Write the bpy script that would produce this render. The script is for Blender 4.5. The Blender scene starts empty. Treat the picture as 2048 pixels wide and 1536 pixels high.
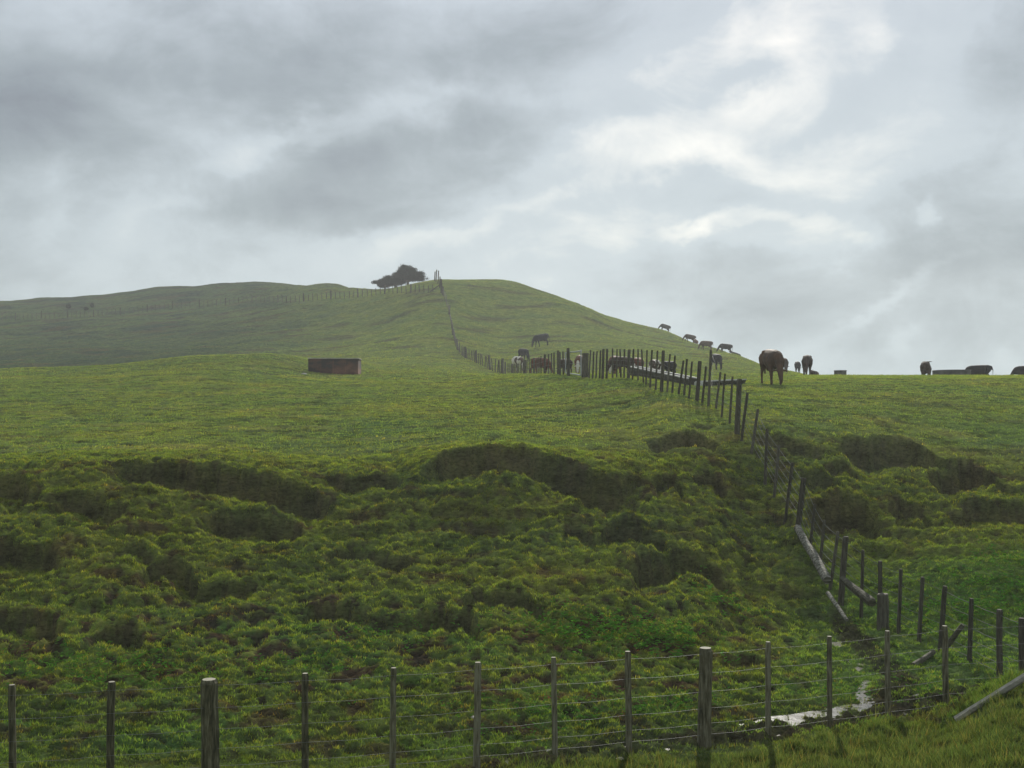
import bpy, bmesh, math, random
import numpy as np
from mathutils import Vector, Matrix, Euler

random.seed(7)
rng = np.random.default_rng(11)
scene = bpy.context.scene
col = scene.collection

# ------------------------------------------------------------------ survey
# the eye is the origin (about 3.9 m above the boggy flat), +Y looks into the hill,
# FX turns a bearing tangent into photo units so distances can be laid out from the survey
FX, HX, HY = 2196.0, 1024.0, 830.0
def T(px): return (px - HX) / FX
def zof(py, Y): return (HY - py) / FX * Y

# ------------------------------------------------------------------ helpers
def tag(o, label=None, cat=None, group=None, kind=None):
    if label: o['label'] = label
    if cat: o['category'] = cat
    if group: o['group'] = group
    if kind: o['kind'] = kind
    return o

def mesh_obj(name, me, mat=None, parent=None):
    o = bpy.data.objects.new(name, me)
    col.objects.link(o)
    if mat: me.materials.append(mat)
    if parent: o.parent = parent
    return o

def empty(name, loc):
    o = bpy.data.objects.new(name, None)
    o.empty_display_size = 0.2
    col.objects.link(o); o.location = loc
    return o

def bm_obj(name, bm, mat, parent=None, smooth=True):
    me = bpy.data.meshes.new(name)
    bm.to_mesh(me); bm.free()
    if smooth:
        me.polygons.foreach_set('use_smooth', [True] * len(me.polygons))
    return mesh_obj(name, me, mat, parent)

def fast_mesh(name, verts, faces, smooth=True):
    """verts (n,3) float, faces (m,k) int"""
    me = bpy.data.meshes.new(name)
    n, (m, k) = len(verts), faces.shape
    me.vertices.add(n); me.loops.add(m * k); me.polygons.add(m)
    me.vertices.foreach_set('co', verts.astype(np.float32).ravel())
    me.loops.foreach_set('vertex_index', faces.astype(np.int32).ravel())
    me.polygons.foreach_set('loop_start', np.arange(0, m * k, k, dtype=np.int32))
    me.polygons.foreach_set('loop_total', np.full(m, k, dtype=np.int32))
    me.polygons.foreach_set('use_smooth', np.full(m, smooth, dtype=bool))
    me.update(calc_edges=True)
    return me

def add_color(me, name, rgb):
    a = me.color_attributes.new(name, 'FLOAT_COLOR', 'POINT')
    c = np.ones((len(rgb), 4), dtype=np.float32); c[:, :3] = rgb
    a.data.foreach_set('color', c.ravel())

# ------------------------------------------------------------------ noise (numpy)
def _hash(ix, iy, seed):
    h = (ix.astype(np.int64) * 374761393 + iy.astype(np.int64) * 668265263 + seed * 2246822519) & 0xFFFFFFFF
    h = ((h ^ (h >> 13)) * 1274126177) & 0xFFFFFFFF
    h = ((h ^ (h >> 16)) * 2246822519) & 0xFFFFFFFF
    return ((h ^ (h >> 15)) & 0xFFFFFF) / float(0xFFFFFF)

def perlin(x, y, seed=0):
    x = np.asarray(x, float); y = np.asarray(y, float)
    ix = np.floor(x); iy = np.floor(y); fx = x - ix; fy = y - iy
    u = fx * fx * fx * (fx * (fx * 6 - 15) + 10); v = fy * fy * fy * (fy * (fy * 6 - 15) + 10)
    def g(dx, dy):
        a = _hash(ix + dx, iy + dy, seed) * 2 * math.pi
        return np.cos(a) * (fx - dx) + np.sin(a) * (fy - dy)
    a = g(0, 0); b = g(1, 0); c = g(0, 1); d = g(1, 1)
    return 1.5 * ((a * (1 - u) + b * u) * (1 - v) + (c * (1 - u) + d * u) * v)

def fbm(x, y, seed=0, octv=3, gain=0.5, lac=2.03):
    s = 0; a = 1; t = 0
    for i in range(octv):
        s = s + a * perlin(x, y, seed + i * 17); t += a; a *= gain
        x = x * lac + 3.1; y = y * lac + 7.7
    return s / t

def mounds(x, y, seed=0, rmin=0.25, rmax=0.62):
    """rounded hummocks, one per unit cell, 0..1"""
    ix = np.floor(x); iy = np.floor(y); out = np.zeros_like(x)
    for dx in (-1, 0, 1):
        for dy in (-1, 0, 1):
            cx = ix + dx; cy = iy + dy
            px = cx + _hash(cx, cy, seed); py = cy + _hash(cx, cy, seed + 5)
            r = rmin + (rmax - rmin) * _hash(cx, cy, seed + 9)
            hh = 0.35 + 0.65 * _hash(cx, cy, seed + 13)
            q = 1 - ((x - px) ** 2 + (y - py) ** 2) / (r * r)
            out = np.maximum(out, hh * np.sqrt(np.clip(q, 0, 1)))
    return out

def sst(a, b, x):
    t = np.clip((x - a) / (b - a), 0, 1)
    return t * t * (3 - 2 * t)

# ------------------------------------------------------------------ base relief
# surveyed profiles: bearing -> list of (distance, 'y' sight line or ('z', height))
def Z(v): return ('z', v)
FL = [(4, Z(-3.95)), (8, Z(-3.92)), (12, Z(-3.9))]
PROF = {
 -1500: FL + [(18, Z(-3.7)), (25, Z(-1.4)), (40, Z(0.4)), (65, Z(1.8)), (90, Z(2.0)), (120, Z(2.5)), (200, Z(9)), (245, Z(14)), (320, Z(11)), (600, Z(-6))],
 -500: FL + [(15.5, Z(-3.75)), (19, Z(-2.9)), (22.5, Z(-1.9)), (25, Z(-1.3)), (32, 880), (45, 812), (65, 765), (80, 757), (100, Z(1.8)), (120, Z(2.6)), (150, 752), (190, 700), (225, 665), (250, 650), (310, Z(16)), (600, Z(-5))],
 0: FL + [(15.5, Z(-3.8)), (19, 1195), (22.5, 1030), (25, 942), (32, 870), (45, 800), (65, 752), (80, 739), (95, Z(2.9)), (120, 746), (150, 712), (190, 660), (214, 632), (232, 609), (245, 606), (300, Z(20)), (600, Z(-5))],
 200: FL + [(15.5, Z(-3.8)), (19, 1190), (22.5, 1025), (25, 930), (32, 868), (45, 797), (65, 748), (80, 733), (95, Z(3.5)), (120, 741), (150, 706), (190, 648), (214, 616), (232, 594), (242, 591), (300, Z(20)), (600, Z(-5))],
 420: FL + [(15.5, Z(-3.8)), (19, 1200), (22.5, 1040), (25, 935), (32, 862), (45, 794), (65, 735), (80, 712), (95, Z(4.2)), (115, 726), (150, 690), (190, 625), (215, 590), (228, 571), (238, 570), (300, Z(20)), (600, Z(-5))],
 540: FL + [(15.5, Z(-3.8)), (19, 1205), (22.5, 1050), (25, 950), (32, 862), (45, 793), (65, 745), (84, 709), (97, Z(4.5)), (118, 719), (150, 683), (185, 612), (210, 577), (222, 566), (232, 566), (300, Z(19)), (600, Z(-5))],
 660: FL + [(15.5, Z(-3.8)), (19, 1210), (22.5, 1065), (25.5, 950), (32, 860), (45, 793), (60, 762), (72, 748), (84, 726), (97, 717), (110, 719), (125, 712), (150, 675), (180, 597), (200, 573), (214, 569), (226, Z(25.5)), (300, Z(17)), (600, Z(-5))],
 760: FL + [(15.5, Z(-3.8)), (19, 1210), (22.5, 1065), (25.5, 945), (32, 855), (45, 792), (60, 763), (72, 749), (95, 733), (120, 713), (150, 660), (173, 590), (190, 579.5), (200, 580), (215, Z(20.5)), (300, Z(14)), (600, Z(-5))],
 880: FL + [(15.5, Z(-3.8)), (19, 1210), (22.5, 1065), (25.5, 920), (32, 852), (45, 792), (60, 764), (72, 750), (95, 733), (120, 713), (135, 680), (150, 632), (163, 586), (174, 564), (184, 560.5), (196, 562), (215, Z(19)), (300, Z(12)), (600, Z(-5))],
 1000: FL + [(15.5, Z(-3.8)), (19, 1210), (22.5, 1060), (25.5, 905), (32, 850), (45, 789), (56, 758), (68, 748.5), (80, Z(2.85)), (95, 747), (125, 712), (150, 657), (165, 602), (178, 563), (188, 561), (200, Z(23)), (300, Z(11)), (600, Z(-5))],
 1120: FL + [(15.5, Z(-3.8)), (19, 1210), (22.5, 1060), (26, 915), (32, 850), (45, 775), (54, 748.5), (64, 748), (78, Z(2.75)), (100, 738), (125, 702), (150, 650), (168, 600), (178, 595), (188, Z(19.4)), (300, Z(8)), (600, Z(-8))],
 1250: FL + [(16, Z(-3.8)), (19, 1215), (22.5, 1070), (26.5, 915), (32, 848), (38, 790), (43, 758.5), (50, 753), (62, 750), (80, 742), (110, 720), (150, 672), (178, 645), (188, 643), (200, Z(15)), (300, Z(4)), (600, Z(-8))],
 1344: FL + [(16, Z(-3.8)), (19, 1215), (22.5, 1090), (27, 915), (32, 830), (37, 786), (43, 770), (50, 762), (62, 756), (80, 745), (110, 724), (150, 690), (175, 668), (186, 667), (200, Z(12)), (300, Z(2)), (600, Z(-8))],
 1443: FL + [(16, Z(-3.85)), (19.5, 1225), (22.5, 1120), (25.5, 985), (28.5, 885), (33, 825), (40, 785), (48, 767), (60, 758), (80, 747), (110, 728), (145, 703), (158, 701), (175, Z(8)), (300, Z(0)), (600, Z(-8))],
 1475: FL + [(16, Z(-3.88)), (20, 1232), (23, 1120), (26, 985), (29, 871), (33, 820), (40, 784), (48, 767), (60, 758), (80, 748), (110, 731), (135, 711), (146, 710.5), (165, Z(6)), (300, Z(-1)), (600, Z(-8))],
 1556: (FL[:-1]) + [(11.5, Z(-3.84)), (12.9, Z(-3.85)), (13.6, Z(-3.95)), (16, Z(-3.9)), (20, 1245), (23, 1130), (26.2, 990), (29.2, 868), (33, 823), (40, 785), (48, 767), (60, 757), (80, 748), (105, 738), (118, 735), (140, Z(4)), (300, Z(-3)), (600, Z(-8))],
 1603: (FL[:-1]) + [(11.5, Z(-3.82)), (13.1, Z(-3.8)), (13.8, Z(-3.96)), (16, Z(-3.92)), (20.4, 1247), (24, 1055), (26.5, 965), (29.2, 875), (33, 826), (40, 786), (48, 767), (60, 756), (80, 749), (95, 747), (104, 747), (125, Z(3)), (300, Z(-5)), (600, Z(-10))],
 1690: (FL[:-1]) + [(11.5, Z(-3.78)), (13.3, Z(-3.76)), (14, Z(-3.96)), (16, Z(-3.93)), (20, Z(-3.87)), (21.5, 1195), (24, 1085), (27, 950), (29.5, 878), (34, 822), (42, 782), (52, 761), (62, 753), (70, 752), (85, Z(2.4)), (120, Z(1)), (300, Z(-6)), (600, Z(-10))],
 1760: (FL[:-1]) + [(11.5, Z(-3.72)), (13.5, Z(-3.7)), (14.2, Z(-3.96)), (16, Z(-3.93)), (20.3, 1249), (22, 1180), (25, 1050), (28, 925), (30, 878), (34, 825), (42, 782), (52, 761), (62, 753), (68, 752.5), (85, Z(2.2)), (120, Z(1)), (300, Z(-6)), (600, Z(-10))],
 1885: (FL[:-1]) + [(11.5, Z(-3.66)), (13.7, Z(-3.66)), (14.6, Z(-3.95)), (16, Z(-3.92)), (18.5, 1293), (20, 1240), (22, 1150), (25, 1045), (28, 935), (30.5, 885), (34, 835), (42, 785), (52, 762), (62, 753), (68, 752.5), (85, Z(2.2)), (120, Z(1)), (300, Z(-6)), (600, Z(-10))],
 2048: (FL[:-1]) + [(11.5, Z(-3.34)), (13.2, Z(-3.22)), (14.2, Z(-3.5)), (15.2, Z(-3.86)), (17, Z(-3.86)), (20, 1220), (22, 1140), (25, 1040), (28, 945), (31, 885), (35, 835), (42, 790), (52, 763), (62, 753.5), (68, 752.5), (85, Z(2.2)), (120, Z(1)), (300, Z(-6)), (600, Z(-10))],
 2500: FL + [(15, Z(-3.8)), (19, Z(-3.6)), (23, Z(-2.9)), (27, Z(-1.8)), (31, Z(-0.7)), (42, Z(0.7)), (62, Z(2.1)), (85, Z(2.1)), (120, Z(1)), (300, Z(-6)), (600, Z(-10))],
 3600: FL + [(18, Z(-3.7)), (27, Z(-2)), (33, Z(-0.6)), (62, Z(1.9)), (85, Z(1.9)), (120, Z(1)), (300, Z(-6)), (600, Z(-10))],
}
def pchip(x, y, xq):
    x = np.asarray(x, float); y = np.asarray(y, float)
    h = np.diff(x); d = np.diff(y) / h
    m = np.zeros_like(y)
    for i in range(1, len(x) - 1):
        if d[i-1] * d[i] > 0:
            w1 = 2 * h[i] + h[i-1]; w2 = h[i] + 2 * h[i-1]
            m[i] = (w1 + w2) / (w1 / d[i-1] + w2 / d[i])
    m[0] = d[0]; m[-1] = d[-1]
    xq = np.clip(xq, x[0], x[-1])
    k = np.clip(np.searchsorted(x, xq) - 1, 0, len(x) - 2)
    t = (xq - x[k]) / h[k]
    return ((2*t**3 - 3*t**2 + 1) * y[k] + (t**3 - 2*t**2 + t) * h[k] * m[k] + (-2*t**3 + 3*t**2) * y[k+1] + (t**3 - t**2) * h[k] * m[k+1])

PX = sorted(PROF)
LY = np.concatenate([np.linspace(0.5, 60, 900), np.geomspace(60.05, 600, 700)])   # lookup distances
TAB = []
for p in PX:
    pts = [(0.5, -3.95)] + [(Y, v[1] if isinstance(v, tuple) else zof(v, Y)) for Y, v in PROF[p]]
    TAB.append(pchip([a for a, b in pts], [b for a, b in pts], LY))
TAB = np.array(TAB)
# resample across bearing onto a fine table, lightly smoothed
PQ = np.arange(-1500, 3601, 10.0)
TABF = np.array([pchip(PX, TAB[:, j], PQ) for j in range(len(LY))]).T
ker = np.exp(-0.5 * (np.arange(-3, 4) / 1.3) ** 2); ker /= ker.sum()
pad = np.pad(TABF, ((3, 3), (0, 0)), mode='edge')
TABF = sum(ker[i] * pad[i:i + len(PQ)] for i in range(7))

def base_z(X, Y):
    X = np.asarray(X, float); Y = np.asarray(Y, float)
    Yc = np.clip(Y, 0.5, 600)
    p = np.clip(HX + FX * X / np.maximum(Yc, 4.0), PQ[0], PQ[-1] - 0.01)
    fi = (p - PQ[0]) / 10.0; i = fi.astype(int); a = fi - i
    fj = np.interp(Yc, LY, np.arange(len(LY))); j = np.minimum(fj.astype(int), len(LY) - 2); b = fj - j
    z = (TABF[i, j] * (1-a) * (1-b) + TABF[i+1, j] * a * (1-b) + TABF[i, j+1] * (1-a) * b + TABF[i+1, j+1] * a * b)
    return z - np.clip(Y - 600, 0, 3000) * 0.01

def hit(px, py, y0=11.0, y1=260.0):
    """distance at which the sight line (px,py) meets the relief"""
    Ys = np.linspace(y0, y1, 6000)
    q = HY - FX * base_z(T(px) * Ys, Ys) / Ys
    k = np.nonzero(q <= py)[0]
    return float(Ys[k[0]]) if len(k) else float(Ys[np.argmin(q)])

# ------------------------------------------------------------------ slips and banks (top edge polylines, height m, run-out m)
SLIPS = [
 ([(195, 930), (230, 922), (300, 926), (420, 933), (500, 940), (560, 958), (620, 980), (695, 1008)], 0.72, 1.7),
 ([(818, 962), (845, 930), (900, 905), (960, 893), (1010, 893), (1060, 900), (1120, 920), (1180, 940), (1240, 950), (1300, 948)], 0.85, 2.2),
 ([(640, 945), (700, 950), (760, 950), (815, 945)], 0.32, 1.2),
 ([(1285, 886), (1330, 872), (1390, 866), (1432, 878), (1455, 905)], 0.45, 1.6),
 ([(1380, 940), (1420, 935), (1450, 955)], 0.4, 1.2),
 ([(1490, 866), (1560, 868), (1600, 882), (1650, 890)], 0.42, 1.3),
 ([(1665, 884), (1700, 880), (1760, 877), (1820, 885), (1880, 905), (1905, 925)], 0.85, 2.4),
 ([(1850, 955), (1885, 930), (1930, 918), (1980, 932), (2015, 962)], 0.7, 2.0),
 ([(1595, 945), (1640, 937), (1680, 952), (1700, 985)], 0.42, 1.2),
 ([(1600, 1020), (1650, 985), (1700, 990), (1750, 1020), (1790, 1070)], 0.8, 1.7),
 ([(1640, 925), (1675, 920), (1720, 950)], 0.3, 0.9),
 ([(1770, 1010), (1800, 995), (1850, 1020), (1880, 1050)], 0.45, 1.3),
 ([(1870, 1010), (1930, 1000), (2000, 1005), (2070, 1000)], 0.5, 1.6),
 ([(400, 1020), (440, 1017), (520, 1024), (600, 1040), (620, 1055)], 0.5, 1.5),
 ([(1190, 1060), (1215, 1040), (1260, 1038), (1300, 1055), (1345, 1080)], 0.5, 1.3),
 ([(1250, 1130), (1290, 1105), (1350, 1095), (1410, 1110), (1460, 1150), (1480, 1190)], 0.75, 1.6),
 ([(-60, 935), (0, 945), (50, 955), (90, 980)], 0.55, 1.4),
 ([(110, 985), (160, 975), (220, 1005), (260, 1020)], 0.42, 1.2),
 ([(-40, 1085), (20, 1078), (90, 1085), (140, 1110)], 0.45, 1.3),
 ([(290, 1120), (340, 1112), (380, 1130), (410, 1160)], 0.45, 1.2),
 ([(-40, 1222), (40, 1220), (100, 1235), (130, 1265)], 0.35, 1.0),
 ([(180, 1262), (220, 1243), (270, 1250), (300, 1275)], 0.32, 1.0),
 ([(715, 1245), (760, 1225), (850, 1215), (940, 1225), (975, 1250)], 0.4, 1.1),
 ([(910, 1190), (960, 1176), (1040, 1180), (1110, 1200)], 0.32, 1.0),
 ([(600, 1215), (650, 1202), (720, 1210), (750, 1230)], 0.34, 1.0),
 ([(1120, 1055), (1160, 1045), (1190, 1060)], 0.25, 0.8),
 ([(640, 1100), (700, 1090), (790, 1105), (830, 1120)], 0.28, 0.9),
 ([(1440, 1310), (1500, 1300), (1540, 1320)], 0.22, 0.8),
 ([(1300, 950), (1340, 945), (1370, 985)], 0.4, 1.1),
 ([(380, 1165), (450, 1160), (520, 1175)], 0.28, 0.9),
 ([(230, 1090), (280, 1080), (320, 1098)], 0.26, 0.8),
]
SL = []
for pts, h, run in SLIPS:
    P = []
    for px, py in pts:
        Y = hit(px, py, 11, 60)
        P.append((T(px) * Y, Y))
    SL.append((np.array(P), h * .84, run))

# wet channel (bearing, sight line) at the level of the flat
CH1 = [(1000, 1545), (1110, 1528), (1250, 1505), (1400, 1490), (1550, 1470), (1650, 1460), (1760, 1440), (1850, 1425), (1925, 1403), (2000, 1390)]
CH2 = [(1800, 1432), (1785, 1395), (1800, 1360), (1745, 1312), (1700, 1275), (1675, 1245)]
WZ = -3.97
def chpts(L):
    o = []
    for px, py in L:
        Y = -WZ * FX / (py - HY); o.append((T(px) * Y, Y))
    return np.array(o)
CHN = [(chpts(CH1), 0.50), (chpts(CH2), 0.34)]

def seg_dist(X, Y, P):
    d = np.full(X.shape, 1e9)
    for a, b in zip(P[:-1], P[1:]):
        v = b - a; L2 = (v ** 2).sum()
        t = np.clip(((X - a[0]) * v[0] + (Y - a[1]) * v[1]) / L2, 0, 1)
        d = np.minimum(d, np.hypot(X - a[0] - t * v[0], Y - a[1] - t * v[1]))
    return d

# fence lines, kept to smooth the ground a little where posts stand
def relief(X, Y):
    """full ground height plus masks used for colour"""
    z = base_z(X, Y)
    Yr = np.maximum(Y, 1)
    px = HX + FX * X / Yr
    edgeY = 26 + 3 * sst(1200, 1500, px)            # where the bank meets the upper paddock
    bank = sst(14, 17.5, Y + 0.8 * perlin(X / 3, Y / 3, 3)) * (1 - sst(edgeY - 1, edgeY + 2.5, Y))
    bog = (1 - sst(17, 21, Y)) * sst(11.5, 13.2, Y)
    field = sst(edgeY - 1.5, edgeY + 2, Y) * (1 - sst(100, 125, Y))
    hill = sst(95, 130, Y)
    near = Y < 75
    sc = np.zeros_like(z)
    # slips
    for P, h, run in SL:
        x0, x1 = P[:, 0].min(), P[:, 0].max()
        m = near & (X > x0 - .2) & (X < x1 + .2) & (Y < P[:, 1].max() + 1) & (Y > P[:, 1].min() - run - 1.5)
        if not m.any(): continue
        xs, ys = X[m], Y[m]
        o = np.argsort(P[:, 0])
        e = np.interp(xs, P[o, 0], P[o, 1]) + 0.24 * perlin(xs * 1.2, ys * .2, 21) + 0.14 * perlin(xs * 3.3, ys * .6, 22) + 0.07 * perlin(xs * 8, ys * 1.5, 24)
        u = (xs - x0) / (x1 - x0)
        prof = sst(0, 0.18, u) * (1 - sst(0.82, 1, u))
        d = e - ys                                   # distance in front of the lip
        face = h * 0.28 + 0.05
        drop = sst(0, face, d) * (1 - sst(face * 1.1, run, d)) * h * prof
        lip = 0.10 * h * prof * np.exp(-((d + 0.12) / 0.16) ** 2)
        z[m] += lip * 1.5 - drop + prof * sst(0, .1, d) * (1 - sst(face, face * 2, d)) * .10 * fbm(xs / .35, ys / .25, 25, 3)
        sc[m] = np.maximum(sc[m], prof * sst(0.0, 0.08, d) * (1 - sst(face, face * 1.5, d)))
    # cattle terracettes on the bank
    w = near & (bank > 0.01)
    xs, ys, zs = X[w], Y[w], z[w]
    ph = zs / 0.30 + 0.9 * fbm(xs / 2.6, ys / 2.0, 31, 3) + 0.10 * ys
    fr = ph - np.floor(ph)
    st = (sst(0.50, 0.98, fr) - fr) * 0.30
    amp = (0.35 + 0.65 * sst(-.25, .3, perlin(xs / 3.3, ys / 2.2, 35)))
    z[w] += st * bank[w] * amp * .65
    # hummocks
    w = near & ((bank + bog) > 0.01)
    xs, ys = X[w], Y[w]
    bb = np.clip(bank + bog, 0, 1)[w]
    wx = xs + .22 * perlin(xs * 1.1, ys * 1.1, 41); wy = ys + .22 * perlin(xs * 1.1, ys * 1.1, 42)
    dens = sst(-.35, .25, perlin(xs / 2.2, ys / 2.2, 43))
    calm = 1 - 0.65 * sst(1560, 1760, px[w]) * sst(15, 18, ys)
    z[w] += bb * calm * (0.055 * dens * mounds(wx / .85, wy / .6, 44) + 0.05 * mounds(wx / .34, wy / .24, 45) - 0.05)
    z[w] += bb * 0.10 * fbm(xs / .22, ys / .15, 47, 3) + bb * calm * 0.10 * fbm(xs / 1.1, ys / .8, 48, 2)
    # upper paddock: pugged sward
    w = near & (field > 0.01)
    xs, ys = X[w], Y[w]
    pug = fbm(xs / .8, ys / .55, 51, 3)
    z[w] += field[w] * (0.05 * pug + .03 * fbm(xs / .25, ys / .18, 57, 2) - 0.16 * np.clip(fbm(xs / .8, ys / .45, 53, 3) - .16, 0, 1) * 2 + .06 * fbm(xs / 3.2, ys / 2.2, 55, 2) * sst(28, 34, ys) )
    # distant hill: sheep tracks and scars
    w = hill > 0.01
    xs, ys, zs = X[w], Y[w], z[w]
    left = sst(60, -60, xs * 1.0 + 0 * ys) if False else (1 - sst(-45, 0, xs))
    ph = zs / 1.5 + 1.1 * fbm(xs / 22, ys / 16, 61, 3)
    fr = ph - np.floor(ph)
    z[w] += hill[w] * (sst(.45, .95, fr) - fr) * (0.08 + 0.5 * left * sst(-.1, .3, perlin(xs / 17, ys / 12, 63)))
    z[w] += hill[w] * (0.20 * fbm(xs / 3.5, ys / 2.2, 65, 4) + 0.6 * (0.3 + left) * fbm(xs / 18, ys / 14, 67, 3)) * (1 - 0.8 * sst(170, 200, ys) * (1 - left))
    # wet channel
    wet = np.zeros_like(z)
    w = (Y > 11) & (Y < 22) & (X > -2) & (X < 10)
    xs, ys = X[w], Y[w]
    for P, wd in CHN:
        d = seg_dist(xs, ys, P) + 0.13 * perlin(xs * 1.7, ys * 1.7, 71)
        k = 1 - sst(wd * 0.35, wd * 1.25, d)
        target = WZ + 0.046 + 0.10 * fbm(xs / .24, ys / .30, 73, 3) + 0.08 * perlin(xs / .13, ys / .14, 75)
        z[w] = z[w] * (1 - k) + target * k
        wet[w] = np.maximum(wet[w], k)
    # verge in front of the near fence is smooth rank grass
    return z, bank, bog, field, hill, sc, wet

def ground(px, Y):
    z = relief(np.array([T(px) * Y]), np.array([Y]))[0][0]
    return Vector((T(px) * Y, Y, float(z)))
def ground_xy(X, Y):
    return float(relief(np.array([float(X)]), np.array([float(Y)]))[0][0])

# ------------------------------------------------------------------ materials
def new_mat(name):
    m = bpy.data.materials.new(name); m.use_nodes = True
    nt = m.node_tree
    for n in list(nt.nodes): nt.nodes.remove(n)
    return m, nt
def N(nt, kind, **kw):
    n = nt.nodes.new(kind)
    for k, v in kw.items():
        if k.startswith('in_'):
            key = k[3:]
            key = int(key) if key.isdigit() else key.replace('_', ' ')
            n.inputs[key].default_value = v
        else: setattr(n, k, v)
    return n
def L(nt, a, b): nt.links.new(a, b)
def ramp(nt, stops, interp='LINEAR'):
    r = nt.nodes.new('ShaderNodeValToRGB'); r.color_ramp.interpolation = interp
    e = r.color_ramp.elements
    while len(e) < len(stops): e.new(0.5)
    for i, (p, c) in enumerate(stops):
        e[i].position = p; e[i].color = (c[0], c[1], c[2], 1)
    return r

def simple_mat(name, stops, scale=6.0, rough=0.85, bump=0.3, stretch=(1, 1, 1), detail=5, spec=0.25, coord='Object', bdist=0.02):
    m, nt = new_mat(name)
    tc = N(nt, 'ShaderNodeTexCoord'); mp = N(nt, 'ShaderNodeMapping'); mp.inputs['Scale'].default_value = stretch
    L(nt, tc.outputs[coord], mp.inputs['Vector'])
    no = N(nt, 'ShaderNodeTexNoise', in_Scale=scale, in_Detail=detail, in_Roughness=0.6)
    L(nt, mp.outputs[0], no.inputs['Vector'])
    oi = N(nt, 'ShaderNodeObjectInfo')
    ad = N(nt, 'ShaderNodeMath', operation='MULTIPLY_ADD'); ad.inputs[1].default_value = 0.22; 
    sb = N(nt, 'ShaderNodeMath', operation='SUBTRACT'); sb.inputs[1].default_value = 0.11
    L(nt, oi.outputs['Random'], ad.inputs[0]); L(nt, no.outputs['Fac'], ad.inputs[2]); L(nt, ad.outputs[0], sb.inputs[0])
    r = ramp(nt, stops); L(nt, sb.outputs[0], r.inputs[0])
    bs = N(nt, 'ShaderNodeBsdfPrincipled', in_Roughness=rough); bs.inputs['Specular IOR Level'].default_value = spec
    L(nt, r.outputs[0], bs.inputs['Base Color'])
    if bump:
        b = N(nt, 'ShaderNodeBump', in_Strength=bump, in_Distance=bdist)
        L(nt, no.outputs['Fac'], b.inputs['Height']); L(nt, b.outputs[0], bs.inputs['Normal'])
    out = N(nt, 'ShaderNodeOutputMaterial'); L(nt, bs.outputs[0], out.inputs[0])
    return m

# turf: vertex colour carries the broad pattern, noise breaks it up
def turf_mat():
    m, nt = new_mat('turf')
    at = N(nt, 'ShaderNodeVertexColor', layer_name='tint')
    geo = N(nt, 'ShaderNodeNewGeometry')
    n1 = N(nt, 'ShaderNodeTexNoise', in_Scale=2.2, in_Detail=8, in_Roughness=0.68)
    n2 = N(nt, 'ShaderNodeTexNoise', in_Scale=14.0, in_Detail=5, in_Roughness=0.7)
    n3 = N(nt, 'ShaderNodeTexNoise', in_Scale=0.35, in_Detail=6, in_Roughness=0.6)
    mp = N(nt, 'ShaderNodeMapping'); mp.inputs['Scale'].default_value = (0.55, 1, 1.4)
    L(nt, geo.outputs['Position'], mp.inputs['Vector'])
    for n in (n1, n2, n3): L(nt, mp.outputs[0], n.inputs['Vector'])
    r1 = ramp(nt, [(0.30, (0.45, 0.42, 0.40)), (0.48, (0.95, 0.97, 0.9)), (0.66, (1.35, 1.3, 1.15))])
    L(nt, n1.outputs['Fac'], r1.inputs[0])
    r2 = ramp(nt, [(0.32, (0.55, 0.5, 0.5)), (0.5, (1, 1, 1)), (0.7, (1.35, 1.35, 1.2))])
    L(nt, n2.outputs['Fac'], r2.inputs[0])
    r3 = ramp(nt, [(0.35, (0.82, 0.9, 0.95)), (0.65, (1.15, 1.05, 0.9))])
    L(nt, n3.outputs['Fac'], r3.inputs[0])
    def mul(a, b):
        x = N(nt, 'ShaderNodeMix', data_type='RGBA', blend_type='MULTIPLY'); x.inputs[0].default_value = 1
        x.clamp_result = False
        L(nt, a, x.inputs[6]); L(nt, b, x.inputs[7]); return x.outputs[2]
    c = mul(mul(mul(at.outputs['Color'], r1.outputs[0]), r2.outputs[0]), r3.outputs[0])
    bs = N(nt, 'ShaderNodeBsdfDiffuse', in_Roughness=0.8)
    L(nt, c, bs.inputs['Color'])
    mxn = N(nt, 'ShaderNodeMath', operation='MULTIPLY_ADD'); mxn.inputs[1].default_value = 0.35
    L(nt, n2.outputs['Fac'], mxn.inputs[0]); L(nt, n1.outputs['Fac'], mxn.inputs[2])
    b = N(nt, 'ShaderNodeBump', in_Strength=0.9, in_Distance=0.10)
    L(nt, mxn.outputs[0], b.inputs['Height']); L(nt, b.outputs[0], bs.inputs['Normal'])
    out = N(nt, 'ShaderNodeOutputMaterial'); L(nt, bs.outputs[0], out.inputs[0])
    return m

def blade_mat(name, trans=0.45, gain=(1, 1, 1)):
    m, nt = new_mat(name)
    at = N(nt, 'ShaderNodeVertexColor', layer_name='tint')
    mx = N(nt, 'ShaderNodeMix', data_type='RGBA', blend_type='MULTIPLY'); mx.inputs[0].default_value = 1
    mx.inputs[7].default_value = (*gain, 1)
    L(nt, at.outputs['Color'], mx.inputs[6])
    df = N(nt, 'ShaderNodeBsdfDiffuse', in_Roughness=0.7); tr = N(nt, 'ShaderNodeBsdfTranslucent')
    mt = N(nt, 'ShaderNodeMix', data_type='RGBA', blend_type='MULTIPLY'); mt.inputs[0].default_value = 1
    mt.inputs[7].default_value = (1.15, 1.3, 0.6, 1)
    L(nt, mx.outputs[2], mt.inputs[6])
    L(nt, mx.outputs[2], df.inputs[0]); L(nt, mt.outputs[2], tr.inputs[0])
    ms = N(nt, 'ShaderNodeMixShader'); ms.inputs[0].default_value = trans
    L(nt, df.outputs[0], ms.inputs[1]); L(nt, tr.outputs[0], ms.inputs[2])
    out = N(nt, 'ShaderNodeOutputMaterial'); L(nt, ms.outputs[0], out.inputs[0])
    return m

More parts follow.
